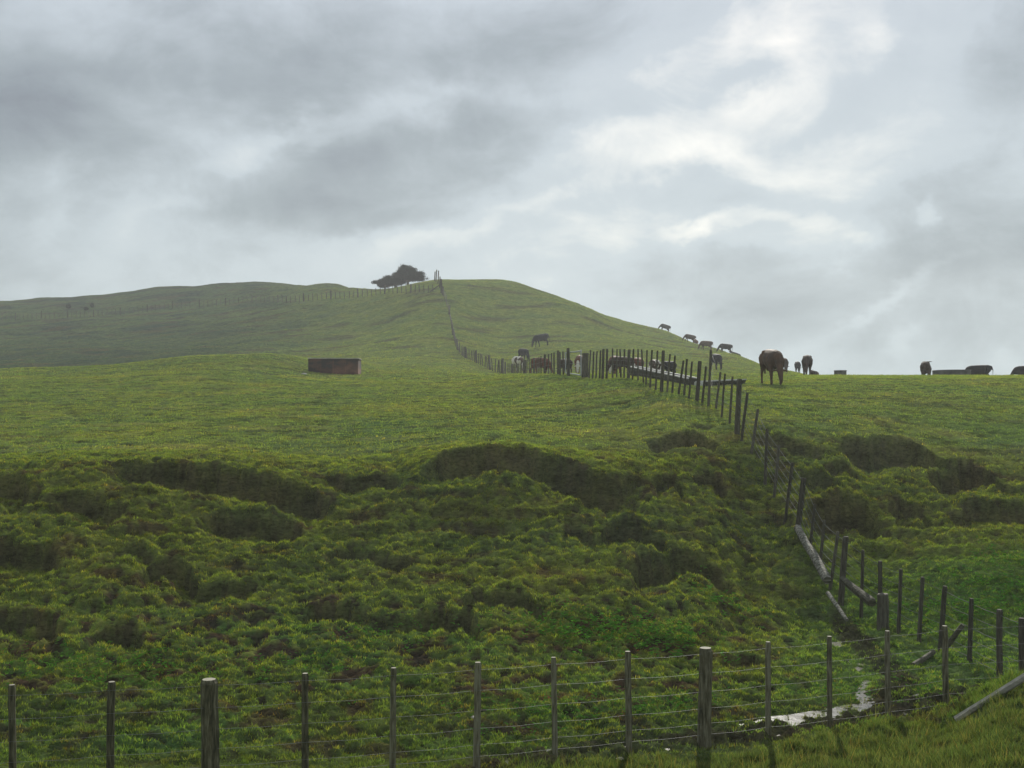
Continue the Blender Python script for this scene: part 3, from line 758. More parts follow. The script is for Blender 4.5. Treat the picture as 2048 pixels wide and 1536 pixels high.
pr = [(868, 583.5), (830, 584), (780, 588), (705, 595), (640, 600), (600, 604), (520, 606), (440, 608), (360, 612), (300, 620), (230, 628), (170, 633), (90, 638), (0, 643), (-60, 646)]
pp = np.array(pr, float); RP = []
px = 866.0; k = 0
while px > -60:
    py = float(np.interp(-px, -pp[:, 0], pp[:, 1]))
    Y = hit(px, py, 140, 260); g0 = ground(px, Y); big = (k % 6 == 5)
    RP.append((g0, (g0.x + random.uniform(-.08, .08), g0.y, g0.z + (1.4 if big else 1.15) * random.uniform(.92, 1.05)), .12 * (1 if px > 560 else .7) if big else (.06 if px > 560 else .04)))
    px -= 8.8 + random.uniform(-.6, .6); k += 1
make_fence('wire_fence', ground(700, 180), 'far post and wire fence running left along the hill below the trees', RP, [.1, .4, .7], wr=.006, limit=99)

# gate between the two big posts
ga = Vector(ground(1162, 50)); gb = Vector(ground(1131, 52.2))
groot = empty('pipe_gate', ga); tag(groot, 'pale galvanised pipe gate hung between big round posts in the side fence', 'gate')
za, zb_ = zof(702, 50) - ga.z, zof(706, 52.2) - ga.z
A = Vector((0, 0, 0)); B = gb - ga
def tube(p, q, r, mat, parent, name): return bm_obj(name, post_bm(p, q, r, r, 8, 0), M[mat], parent)
tube((0, 0, za), (B.x, B.y, zb_), .03, 'pipe', groot, 'top_rail')
tube((0, 0, .10), (B.x, B.y, B.z + .08), .03, 'pipe', groot, 'bottom_rail')
tube((0, 0, .06), (0, 0, za + .06), .028, 'pipe', groot, 'end_stile')
tube((B.x, B.y, B.z + .06), (B.x, B.y, zb_), .028, 'pipe', groot, 'end_stile')
for k in (.3, .52, .74):
    tube((0, 0, za * k), (B.x, B.y, B.z + (zb_ - B.z) * k), .008, 'wire', groot, 'mesh_wire')
hp = ground(1169.5, 49.4)
go = bm_obj('gate_post', post_bm((0, 0, -.3), (.04, 0, 1.12), .155, .145, 12), M['wood'], None, False); go.location = hp
tag(go, 'thick dark round post the pipe gate hangs from', 'post')

# fallen timber along the side fence
def timber(name, px0, py0, px1, py1, r0, r1, mat, label, cat, lift0=0.0, lift1=0.0, d0=None, d1=None):
    Y0 = d0 or hit(px0, py0, 11, 60); Y1 = d1 or hit(px1, py1, 11, 60)
    a = Vector((T(px0) * Y0, Y0, zof(py0, Y0) + lift0)); b = Vector((T(px1) * Y1, Y1, zof(py1, Y1) + lift1))
    bm = bmesh.new()
    bm.free(); bm = post_bm(Vector((0, 0, 0)), b - a, r0, r1, 12, .09)
    for v in bm.verts:
        v.co += Vector((0, 0, 1)) * 0.05 * r0 * math.sin(v.co.length * 5)
    o = bm_obj(name, bm, M[mat], None, False); o.location = a
    tag(o, label, cat); return o
timber('log', 1594, 1055, 1655, 1160, .075, .095, 'log', 'long bleached log lying down the bank against the side fence', 'log', d0=23.9, d1=21.6)
timber('log', 1655, 1186, 1694, 1240, .042, .035, 'log', 'thin broken rail below the bleached log at the bank foot', 'log', d0=21.0, d1=19.9)
timber('log', 1684, 1158, 1745, 1205, .06, .085, 'log_dark', 'dark sawn log with its cut end facing out under the side fence', 'log', d0=21.0, d1=19.9)
timber('log', 1912, 1440, 2120, 1310, .040, .042, 'pole', 'long pale round pole lying in the grass at the bottom right corner', 'pole', d0=13.0, d1=12.6)
timber('log', 1826, 1332, 1868, 1304, .05, .04, 'log_dark', 'short dark branch lying in the bog under the side fence', 'branch', d0=17.3, d1=17.9)
timber('broken_rail', 1893, 1293, 1926, 1250, .045, .04, 'log_dark', 'short broken rail leaning against the side fence near the corner post', 'rail', d0=17.8, d1=17.7)
st = ground(1766, 20.0); o = bm_obj('stump', post_bm((0, 0, -.2), (0, 0, .62), .12, .105, 11, .1), M['wood'], None, False); o.location = st
tag(o, 'thick dark stump beside a thin post of the side fence', 'stump')

# ------------------------------------------------------------------ tanks and troughs
def tank(name, px, py, Y, wpx, h, mat, rim, label, cat, skirt=True, sink=.1):
    c = ground(px, Y); R_ = wpx / FX * Y / 2
    root = empty(name, c); tag(root, label, cat)
    def ring_wall(r_out, r_in, z0, z1, seg=48):
        bm = bmesh.new(); R4 = []
        for (r, z) in ((r_out, z0), (r_out, z1 - .02), (r_out - .015, z1), (r_in + .015, z1), (r_in, z1 - .02), (r_in, z0)):
            R4.append([bm.verts.new((r * math.cos(2*math.pi*i/seg), r * math.sin(2*math.pi*i/seg), z)) for i in range(seg)])
        for a, b in zip(R4[:-1], R4[1:]):
            for i in range(seg): bm.faces.new((a[i], a[(i+1) % seg], b[(i+1) % seg], b[i]))
        return bm
    bm_obj('wall', ring_wall(R_, R_ - .12, -sink - .3, h - .05), M[mat], root)
    bm_obj('rim', ring_wall(R_ + .02, R_ - .14, h - .05, h), M[rim], root)
    wb = bmesh.new(); bmesh.ops.create_circle(wb, cap_ends=True, radius=R_ - .1, segments=40); wb.transform(Matrix.Translation((0, 0, h - .14)))
    bm_obj('water', wb, M['water'], root)
    return root
c = ground(670, 72); root = empty('water_tank', c); tag(root, 'long rectangular rust-brown tank standing alone on the left of the upper paddock', 'tank')
def box_bm(x0, x1, y0, y1, z0, z1, bev=.012):
    bm = bmesh.new(); bmesh.ops.create_cube(bm, size=1)
    bm.transform(Matrix.Translation(((x0+x1)/2, (y0+y1)/2, (z0+z1)/2)) @ Matrix.Diagonal((x1-x0, y1-y0, z1-z0, 1)))
    bmesh.ops.bevel(bm, geom=bm.edges[:], offset=bev, segments=2, affect='EDGES'); return bm
for (a0, a1, b0, b1) in ((-1.62, 1.62, -.75, -.65), (-1.62, 1.62, .65, .75), (-1.62, -1.52, -.647, .647), (1.52, 1.62, -.647, .647)):
    bm_obj('wall', box_bm(a0, a1, b0, b1, -.5, .95), M['rust_tank'], root, False)
for (a0, a1, b0, b1) in ((-1.66, 1.66, -.79, -.62), (-1.66, 1.66, .62, .79), (-1.66, -1.49, -.617, .617), (1.49, 1.66, -.617, .617)):
    bm_obj('rim', box_bm(a0, a1, b0, b1, .953, 1.01), M['tank_rim'], root, False)
for q in (-.8, 0, .8):
    bm_obj('rib', box_bm(q - .03, q + .03, -.785, -.753, -.4, .94), M['rust_tank'], root, False)
wb = bmesh.new(); bmesh.ops.create_grid(wb, x_segments=2, y_segments=2, size=1); wb.transform(Matrix.Translation((0, 0, .85)) @ Matrix.Diagonal((1.51, .64, 1, 1)))
bm_obj('water', wb, M['water'], root)
tank('water_tank', 1903, 752, 73, 72, .60 , 'concrete', 'concrete', 'wide low dark round tank on the skyline between two cattle at the right', 'tank')
tank('water_trough', 1680.5, 752, 73, 24, .44, 'concrete', 'concrete', 'small low grey trough alone on the skyline crest', 'trough')

def feed_trough(p0, p1, w, h, label):
    a = Vector(p0); b = Vector(p1); d = (b - a); ln = d.length; d.normalize()
    root = empty('feed_trough', a); tag(root, label, 'trough', None)
    s_ = d.cross(Vector((0, 0, 1))).normalized(); up = Vector((0, 0, 1))
    def loft(prof, t0, t1):
        bm = bmesh.new(); r = []
        for t in (t0, t1): r.append([bm.verts.new(d * t + s_ * x + up * z) for x, z in prof])
        n = len(prof)
        for i in range(n): bm.faces.new((r[0][i], r[0][(i+1) % n], r[1][(i+1) % n], r[1][i]))
        bm.faces.new(r[0][::-1]); bm.faces.new(r[1])
        return bm
    bowl = [(-w, h), (-w * .95, h * .55), (-w * .6, h * .18), (0, h * .08), (w * .6, h * .18), (w * .95, h * .55), (w, h),
            (w - .04, h), (w * .85, h * .58), (w * .5, h * .28), (0, h * .2), (-w * .5, h * .28), (-w * .85, h * .58), (-w + .04, h)]
    bm_obj('bowl', loft(bowl, 0, ln), M['log_dark'], root, False)
    for q in (-1, 1):
        bm_obj('rim', loft([(q * w - .05, h + .003), (q * w + .05, h + .003), (q * w + .05, h + .05), (q * w - .05, h + .05)], -.02, ln + .02), M['pale'], root, False)
    for t in (.25, ln / 2, ln - .25):
        bm_obj('support', loft([(-w * .7, -.3), (w * .7, -.3), (w * .62, h * .24), (-w * .62, h * .24)], t - .08, t + .08), M['log_dark'], root, False)
    return root
def lift(px, Y, dz=0): v = ground(px, Y); v.z += dz; return v
feed_trough(lift(1266, 55, .04), lift(1386, 44.5, -.14), .22, .42, 'long dark feed trough with pale rim lying behind the side fence among cattle')
feed_trough(lift(1404, 44.6), lift(1484, 46.5), .2, .17, 'second pale rimmed feed trough ending just left of the large brown cow')
bm = bmesh.new(); bmesh.ops.create_cube(bm, size=1); bm.transform(Matrix.Diagonal((.34, .3, .2, 1)))
bmesh.ops.bevel(bm, geom=bm.edges[:], offset=.03, segments=2, affect='EDGES')
for v in bm.verts: v.co.x += .04 * v.co.z
o = bm_obj('salt_block', bm, M['pale'], None, False); o.location = lift(1398, 44.3, .12); tag(o, 'small white block at the gap between the two feed troughs', 'salt block')

def stone(px, py, r, label):
    Y = hit(px, py, 11, 100); bm = bmesh.new(); bmesh.ops.create_icosphere(bm, subdivisions=3, radius=r)
    sd = random.uniform(0, 50)
    for v in bm.verts:
        v.co *= 1 + .25 * float(perlin(v.co.x / r + sd, v.co.y / r + v.co.z / r, 3)); v.co.z *= .5; v.co.x *= 1.4
    o = bm_obj('stone', bm, M['stone'], None); o.location = ground(px, Y) + Vector((0, 0, r * .2)); tag(o, label, 'stone')
stone(948, 1432, .04, 'pale flat stone in the bog behind the near fence, mid picture')
stone(608, 749, .13, 'pale stone lying just left of the rust-brown tank')

# ------------------------------------------------------------------ cattle
def capsule(bm, p, q, r0, r1, fy=1.0, n=5, seg=14):
    """chain of ellipsoid-ish blobs joined as a tapered tube (merged later by remeshing)"""
    p = Vector(p); q = Vector(q); ax = (q - p)
    ln = ax.length or 1e-4; ax.normalize(); u = ax.cross(Vector((0, 1, 0)))
    u = u.normalized() if u.length > .05 else Vector((1, 0, 0)); v = ax.cross(u).normalized()
    rings = []
    ks = [(-1, 0), (-.7, .7), (0, 1)] ; 
    def ring(c, r): return [bm.verts.new(c + u * r * math.cos(2*math.pi*i/seg) + v * r * fy * math.sin(2*math.pi*i/seg)) for i in range(seg)]
    rings.append(ring(p - ax * r0 * .95, r0 * .3)); rings.append(ring(p - ax * r0 * .6, r0 * .8)); rings.append(ring(p, r0))
    rings.append(ring(q, r1)); rings.append(ring(q + ax * r1 * .6, r1 * .8)); rings.append(ring(q + ax * r1 * .95, r1 * .3))
    for a, b in zip(rings[:-1], rings[1:]):
        for i in range(seg): bm.faces.new((a[i], a[(i+1) % seg], b[(i+1) % seg], b[i]))
    bm.faces.new(rings[0][::-1]); bm.faces.new(rings[-1])

def chain(bm, pts, fy=1.0):
    for (p, r), (q, s_) in zip(pts[:-1], pts[1:]): capsule(bm, p, q, r, s_, fy)

def cow_mesh(kind):
    bm = bmesh.new()
    lying = kind == 'lying'; zz = -.62 if lying else 0
    body = [((-.98, 0, 1.12), .20), ((-.78, 0, 1.06), .31), ((-.40, 0, 1.0), .365), ((.0, 0, .96), .40), ((.38, 0, .96), .385), ((.66, 0, 1.0), .33), ((.86, 0, 1.02), .24)]
    body = [((p[0], p[1], p[2] + zz), r) for p, r in body]
    chain(bm, body, .82)
    # hooks, withers
    capsule(bm, (-.62, -.2, 1.22 + zz), (-.62, .2, 1.22 + zz), .10, .10); capsule(bm, (.52, 0, 1.24 + zz), (.72, 0, 1.22 + zz), .11, .09)
    capsule(bm, (.78, 0, .82 + zz), (.84, 0, .72 + zz), .16, .10)   # brisket
    if kind in ('graze', 'graze_step'):
        nk = [((.84, 0, 1.04), .23), ((1.06, 0, .84), .185), ((1.24, 0, .58), .15)]
        hd = [((1.27, 0, .50), .135), ((1.36, 0, .30), .115), ((1.44, 0, .12), .078)]
        ear = (1.22, .10, .56); eo = (-.06, .20, -.02)
    elif kind == 'stand':
        nk = [((.84, 0, 1.06), .23), ((1.08, 0, 1.18), .175), ((1.26, 0, 1.32), .14)]
        hd = [((1.32, 0, 1.36), .13), ((1.50, 0, 1.27), .11), ((1.68, 0, 1.16), .078)]
        ear = (1.27, .11, 1.44); eo = (-.05, .19, .0)
    else:
        nk = [((.84, 0, 1.04 + zz), .23), ((1.06, 0, 1.12 + zz), .17), ((1.24, 0, 1.22 + zz), .14)]
        hd = [((1.3, 0, 1.24 + zz), .13), ((1.46, 0, 1.14 + zz), .11), ((1.62, 0, 1.02 + zz), .078)]
        ear = (1.25, .11, 1.34 + zz); eo = (-.05, .19, .0)
    chain(bm, nk, .72); chain(bm, hd, .8)
    for q in (-1, 1):
        capsule(bm, (ear[0], ear[1] * q, ear[2]), (ear[0] + eo[0], (ear[1] + eo[1]) * q, ear[2] + eo[2]), .045, .032)
        if lying:
            chain(bm, [((-.72, .26*q, .38), .22), ((-.45, .42*q, .14), .12), ((-.85, .48*q, .08), .07), ((-.6, .55*q, .05), .055)])
            chain(bm, [((.6, .2*q, .3), .16), ((.78, .24*q, .12), .09), ((.5, .26*q, .06), .06)])
            continue
        st = .14 if kind == 'graze_step' else .03
        ho = st * q; fo = -st * q * 1.3
        chain(bm, [((-.80, .17*q, 1.0), .24), ((-.66 + ho*.4, .21*q, .76), .17), ((-.70 + ho*.6, .20*q, .64), .13), ((-.90 + ho, .19*q, .46), .075), ((-.86 + ho*1.2, .19*q, .16), .05), ((-.83 + ho*1.2, .19*q, .03), .064)], .8)
        chain(bm, [((.58, .18*q, .90), .20), ((.55 + fo*.2, .2*q, .68), .13), ((.60 + fo*.6, .19*q, .40), .078), ((.60 + fo, .19*q, .14), .05), ((.64 + fo, .19*q, .03), .064)], .85)
    if not lying: capsule(bm, (-.45, 0, .64), (-.55, 0, .60), .12, .12)   # udder / flank
    # tail
    chain(bm, [((-1.1, 0, 1.2 + zz), .05), ((-1.2, 0, .98 + max(zz, -.5)), .035), ((-1.2, 0, max(.62 + zz, .1)), .026), ((-1.19, 0, max(.40 + zz, .06)), .045)])
    me_ = bpy.data.meshes.new('cow_' + kind); bm.to_mesh(me_); bm.free()
    ob = bpy.data.objects.new('tmp', me_); col.objects.link(ob)
    md = ob.modifiers.new('r', 'REMESH'); md.mode = 'VOXEL'; md.voxel_size = .028; md.use_smooth_shade = True
    sm = ob.modifiers.new('s', 'SMOOTH'); sm.factor = .6; sm.iterations = 4
    dg = bpy.context.evaluated_depsgraph_get(); ev = ob.evaluated_get(dg)
    out = bpy.data.meshes.new_from_object(ev)
    bpy.data.objects.remove(ob); out.name = 'cow_' + kind
    out.polygons.foreach_set('use_smooth', [True] * len(out.polygons))
    return out
COW = {k: cow_mesh(k) for k in ('graze', 'graze_step', 'stand', 'lying')}

def coat(name, main, dark, white=None, face=False, patches=None, belly=False):
    m, nt = new_mat(name)
    tc = N(nt, 'ShaderNodeTexCoord')
    no = N(nt, 'ShaderNodeTexNoise', in_Scale=2.5, in_Detail=4); L(nt, tc.outputs['Object'], no.inputs['Vector'])
    r = ramp(nt, [(0.3, dark), (0.7, main)]); L(nt, no.outputs['Fac'], r.inputs[0]); out_c = r.outputs[0]
    sx = N(nt, 'ShaderNodeSeparateXYZ'); L(nt, tc.outputs['Object'], sx.inputs[0])
    def mixin(fac):
        nonlocal out_c
        x = N(nt, 'ShaderNodeMix', data_type='RGBA'); L(nt, fac, x.inputs[0]); L(nt, out_c, x.inputs[6]); x.inputs[7].default_value = (*white, 1); out_c = x.outputs[2]
    if face:
        a = N(nt, 'ShaderNodeMath', operation='GREATER_THAN'); a.inputs[1].default_value = 1.19; L(nt, sx.outputs['X'], a.inputs[0]); mixin(a.outputs[0])
    if patches is not None:
        n2 = N(nt, 'ShaderNodeTexNoise', in_Scale=1.3, in_Detail=1); L(nt, tc.outputs['Object'], n2.inputs['Vector'])
        a = N(nt, 'ShaderNodeMapRange'); a.inputs[1].default_value = patches; a.inputs[2].default_value = patches + .03; L(nt, n2.outputs['Fac'], a.inputs[0]); mixin(a.outputs[0])
    bs = N(nt, 'ShaderNodeBsdfPrincipled', in_Roughness=0.75); bs.inputs['Specular IOR Level'].default_value = .25
    L(nt, out_c, bs.inputs['Base Color'])
    b = N(nt, 'ShaderNodeBump', in_Strength=.3, in_Distance=.02); L(nt, no.outputs['Fac'], b.inputs['Height']); L(nt, b.outputs[0], bs.inputs['Normal'])
    o_ = N(nt, 'ShaderNodeOutputMaterial'); L(nt, bs.outputs[0], o_.inputs[0])
    return m
W_ = (0.55, 0.52, 0.46)
COAT = {
 'black': coat('black_coat', (.022, .020, .020), (.010, .010, .010)),
 'brown': coat('brown_coat', (.105, .058, .032), (.038, .024, .016)),
 'dkbrown': coat('dark_brown_coat', (.060, .036, .024), (.028, .018, .013)),
 'red': coat('red_coat', (.155, .050, .026), (.085, .028, .016)),
 'redface': coat('red_white_faced_coat', (.155, .055, .028), (.085, .03, .016), W_, face=True, patches=.62),
 'white': coat('white_brown_coat', (.10, .06, .04), (.05, .03, .02), W_, patches=.42),
 'blackface': coat('black_white_faced_coat', (.022, .020, .020), (.010, .010, .010), W_, face=True, patches=.64),
}
def cow(kind, coatn, px, Y, heading, size, label, name='cow', cat='cow', dz=.03):
    """heading in degrees: 0 faces right (+X), 90 faces away, 180 faces left, 270 faces the eye"""
    o = bpy.data.objects.new(name, COW[kind]); col.objects.link(o)
    if not COW[kind].materials: COW[kind].materials.append(COAT['black'])
    o.material_slots[0].link = 'OBJECT'; o.material_slots[0].material = COAT[coatn]
    g0 = ground(px, Y); a = math.radians(heading) - math.atan(T(px)); e = .6
    dzz = ground_xy(g0.x + math.cos(a) * e, g0.y + math.sin(a) * e) - ground_xy(g0.x - math.cos(a) * e, g0.y - math.sin(a) * e)
    pitch = math.atan2(base_z(np.array([g0.x + math.cos(a)]), np.array([g0.y + math.sin(a)]))[0] - base_z(np.array([g0.x - math.cos(a)]), np.array([g0.y - math.sin(a)]))[0], 2)
    o.rotation_euler = (0, -pitch, a)
    o.location = (g0.x, g0.y, g0.z + dz - (.08 if Y > 135 else 0))
    if Y > 135: size *= .9
    o.scale = (size * .86, size, size)
    tag(o, label, cat, 'grazing cattle')
    return o
cow('graze', 'brown', 1544, 46.5, 286, 1.08, 'large brown cow grazing just right of the feed troughs, nearest and biggest of the herd')
cow('graze', 'dkbrown', 1614, 74, 268, 1.02, 'dark cow facing the viewer head down on the crest, right of the large brown cow')
cow('graze', 'black', 1595.5, 104, 275, .78, 'small dark calf seen end on between the large brown cow and the dark facing cow', cat='calf')
cow('lying', 'dkbrown', 1628, 84, 250, .55, 'calf lying mostly behind the crest beside the dark facing cow', cat='calf')
cow('graze', 'dkbrown', 1568, 88, 280, .85, 'brown calf partly hidden behind the rump of the large brown cow', cat='calf')
cow('stand', 'dkbrown', 1852, 77, 86, 1.0, 'dark cow seen from behind on the skyline left of the low round tank')
cow('graze', 'black', 1957, 79, 186, .93, 'black cow grazing side on at the right end of the low round tank')
cow('graze', 'black', 2052, 79, 190, .90, 'black cow cut off by the right edge of the picture')
cow('graze', 'black', 1450, 142, 200, 1.02, 'dark cow grazing side on, lowest on the right shoulder of the hill')
cow('lying', 'black', 1470, 146, 180, .75, 'small dark calf lying on the ridge behind the lowest shoulder cow', cat='calf')
cow('graze', 'brown', 1412, 146, 205, 1.05, 'brown cow grazing above the two tall fence posts')
cow('graze_step', 'dkbrown', 1378, 163, 200, 1.0, 'dark brown cow with a pale back grazing left of the smaller cow on the ridge')
cow('graze', 'redface', 1390, 176, 300, .85, 'small cow seen end on at the skyline of the hill shoulder')
cow('graze', 'black', 1328, 186, 200, 1.05, 'black cow standing highest on the skyline of the hill shoulder')
cow('graze_step', 'black', 1084, 131, 205, 1.06, 'black cow grazing side on, alone on the open hillside')
cow('graze', 'black', 1047, 117, 300, .95, 'black cow head down just behind the pale cow on the hillside')
cow('graze', 'white', 1036, 101, 298, .95, 'pale cream cow grazing behind the thin fence pickets')
cow('graze_step', 'red', 1081, 70, 318, .82, 'red brown cow grazing low behind the fence left of the gate')
cow('graze', 'dkbrown', 1130, 62, 240, .68, 'dark calf head down behind the big post left of the gate', cat='calf')
cow('graze', 'redface', 1160, 66, 262, .85, 'brown and white cow seen through the pipe gate')
cow('graze', 'dkbrown', 1243, 61, 205, .74, 'dark brown cow standing behind the fence left of the long feed trough')
cow('graze', 'redface', 1229, 63, 255, .78, 'red cow end on beside the dark brown cow by the feed trough')
cow('graze', 'redface', 1275, 62, 255, .74, 'brown cow with a pale rump feeding over the far end of the long trough')
cow('graze', 'white', 1309, 64, 250, .72, 'pale calf feeding at the middle of the long trough', cat='calf')
cow('graze', 'blackface', 1337, 62, 235, .66, 'dark and white calf feeding behind the thick post at the trough', cat='calf')
cow('graze', 'black', 1433, 92, 290, .95, 'black cow head down behind the trough, seen right of the two tall posts')

# ------------------------------------------------------------------ hilltop trees
def limb(bm, p, q, r0, r1): 
    b2 = post_bm(p, q, r0, r1, 7, .12); tmp = bpy.data.meshes.new('t'); b2.to_mesh(tmp); b2.free(); bm.from_mesh(tmp); bpy.data.meshes.remove(tmp)
def tree(px, Y, lobes, label, nleaf, trunk_top=1.3):
    g0 = ground(px, Y); root = empty('windswept_tree', g0); tag(root, label, 'tree', 'windswept trees on the hilltop')
    bm = bmesh.new()
    limb(bm, (0, 0, -.4), (.1, 0, trunk_top * .6), .30, .22)
    for (cx, cy, cz, rx, ry, rz) in lobes:
        limb(bm, (.1, 0, trunk_top * .5), (cx * .55, cy * .5, cz - rz * .4), .16, .09)
        limb(bm, (cx * .55, cy * .5, cz - rz * .4), (cx * 1.05, cy, cz + rz * .2), .09, .03)
    bm_obj('trunk', bm, M['bark'], root, False)
    tot = sum(l[3] * l[4] * l[5] for l in lobes); V = []; Cc = []
    for (cx, cy, cz, rx, ry, rz) in lobes:
        n = int(nleaf * rx * ry * rz / tot)
        clumps = [(rng.normal(size=3)) for _ in range(max(6, n // 55))]
        for cl in clumps:
            cl /= np.linalg.norm(cl); k = rng.uniform(.4, 1.05)
            c0 = np.array([cx, cy, cz]) + cl * k * np.array([rx, ry, rz])
            if c0[2] < cz - rz * .55: c0[2] = cz - rz * .55 + rng.uniform(0, .12)
            shade = rng.uniform(.55, 1.35)
            for _ in range(55):
                p = c0 + rng.normal(size=3) * np.array([.22, .22, .12])
                a, b = rng.normal(size=3), rng.normal(size=3); a /= np.linalg.norm(a); b -= a * a.dot(b); b /= np.linalg.norm(b)
                s_ = rng.uniform(.05, .11)
                V += [p - a * s_, p + b * s_ * .6, p + a * s_, p - b * s_ * .6]
                c = shade * rng.uniform(.8, 1.2); Cc += [(0.011 * c, 0.019 * c, 0.015 * c)] * 4
    V = np.array(V); m = fast_mesh('crown', V, np.arange(len(V)).reshape(-1, 4), False); add_color(m, 'tint', np.array(Cc))
    mesh_obj('crown', m, M['tree_leaf'], root)
tree(791, 192, [(-.4, 0, 1.0, 1.7, 1.5, .75), (-1.9, .1, .85, 1.2, 1.1, .6), (-2.8, 0, .95, 1.0, .7, .35), (-3.6, 0, 1.0, .5, .4, .14), (-2.2, 0, .35, 1.0, .8, .3), (.8, 0, 1.3, 1.1, 1.1, .8), (-1.3, 0, 1.55, .9, .8, .5), (-2.5, .1, 1.35, .6, .5, .28)],
     'lower dark windswept tree with its crown leaning left on the hilltop', 22000)
tree(815, 190, [(-.2, 0, 1.7, 2.0, 1.8, 1.2), (-.2, 0, 2.75, 1.15, 1.1, .75), (-.5, 0, 3.2, .5, .5, .3), (1.5, .1, 1.4, 1.3, 1.2, .9), (2.5, 0, 1.15, 1.0, .7, .45), (-1.5, 0, 1.5, 1.1, 1.0, .9), (2.1, 0, 2.0, .7, .6, .5), (.9, 0, 2.6, .7, .6, .45), (-1.4, 0, 2.3, .6, .6, .3)],
     'taller dark domed tree on the hilltop nearest the strainer posts', 32000)

# little bushes on the far left slope
def bush(px, py, w, h, label):
    Y = hit(px, py, 120, 260); g0 = ground(px, Y); V = []; Cc = []
    for _ in range(900):
        d = rng.normal(size=3); d /= np.linalg.norm(d); p = np.array([0, 0, h * .5]) + d * np.array([w / 2, w / 2, h / 2]) * rng.uniform(.3, 1.1)
        a, b = rng.normal(size=3), rng.normal(size=3); a /= np.linalg.norm(a); b -= a * a.dot(b); b /= np.linalg.norm(b); s_ = rng.uniform(.05, .1)
        V += [p - a * s_, p + b * s_ * .6, p + a * s_, p - b * s_ * .6]; c = rng.uniform(.6, 1.3); Cc += [(0.032 * c, 0.045 * c, 0.024 * c)] * 4
    V = np.array(V); m = fast_mesh('bush', V, np.arange(len(V)).reshape(-1, 4), False); add_color(m, 'tint', np.array(Cc))
    o = mesh_obj('bush', m, M['tree_leaf']); o.location = g0; tag(o, label, 'bush', 'small bushes on the far left slope')
bush(137, 617, .9, .9, 'leftmost small dark bush on the far left slope')
bush(172, 619, .9, .7, 'middle small dark bush on the far left slope')
bush(184, 612, .7, .9, 'rightmost small dark bush on the far left slope')

# ------------------------------------------------------------------ sky
SUN_EL, SUN_AZ = math.radians(29), math.atan(T(1450))
world = bpy.data.worlds.new('World'); scene.world = world; world.use_nodes = True
nt = world.node_tree
for n in list(nt.nodes): nt.nodes.remove(n)
sky = N(nt, 'ShaderNodeTexSky', sky_type='NISHITA'); sky.sun_disc = False
sky.sun_elevation = SUN_EL; sky.sun_rotation = SUN_AZ; sky.air_density = 1.2; sky.dust_density = 2.0
tcw = N(nt, 'ShaderNodeTexCoord')
def math_(op, a, b=None, c=None):
    n = N(nt, 'ShaderNodeMath', operation=op)
    for i, q in enumerate((a, b, c)):
        if q is None: continue
        if isinstance(q, (int, float)): n.inputs[i].default_value = q
        else: L(nt, q, n.inputs[i])
    return n.outputs[0]
def vmath(op, a, b=None, s=None):
    n = N(nt, 'ShaderNodeVectorMath', operation=op)
    if isinstance(a, tuple): n.inputs[0].default_value = a
    else: L(nt, a, n.inputs[0])
    if b is not None:
        if isinstance(b, tuple): n.inputs[1].default_value = b
        else: L(nt, b, n.inputs[1])
    if s is not None: n.inputs['Scale'].default_value = s
    return n
D = tcw.outputs['Generated']
# cloud-layer noise, stretched flat towards the horizon
mpw = N(nt, 'ShaderNodeMapping'); mpw.inputs['Scale'].default_value = (1, 1, 1.7); L(nt, D, mpw.inputs['Vector'])
def noise(scale, detail=6, rough=.55, loc=(0, 0, 0), dist=0.0):
    m2 = N(nt, 'ShaderNodeMapping'); m2.inputs['Location'].default_value = loc; L(nt, mpw.outputs[0], m2.inputs['Vector'])
    n = N(nt, 'ShaderNodeTexNoise', in_Scale=scale, in_Detail=detail, in_Roughness=rough, in_Distortion=dist); L(nt, m2.outputs[0], n.inputs['Vector'])
    return n
warpn = noise(5.5, 7, .56, (3, 1, 2))
warp = vmath('SUBTRACT', warpn.outputs['Color'], (.5, .5, .5))
warp2 = vmath('SCALE', warp.outputs[0], s=.14)
sep = N(nt, 'ShaderNodeSeparateXYZ'); L(nt, D, sep.inputs[0])
az = math_('ARCTAN2', sep.outputs['X'], sep.outputs['Y'])
hl = math_('SQRT', math_('ADD', math_('MULTIPLY', sep.outputs['X'], sep.outputs['X']), math_('MULTIPLY', sep.outputs['Y'], sep.outputs['Y'])))
el = math_('ARCTAN2', sep.outputs['Z'], hl)
cmb = N(nt, 'ShaderNodeCombineXYZ'); L(nt, az, cmb.inputs[0]); L(nt, el, cmb.inputs[1])
AE = vmath('ADD', cmb.outputs[0], warp2.outputs[0]).outputs[0]
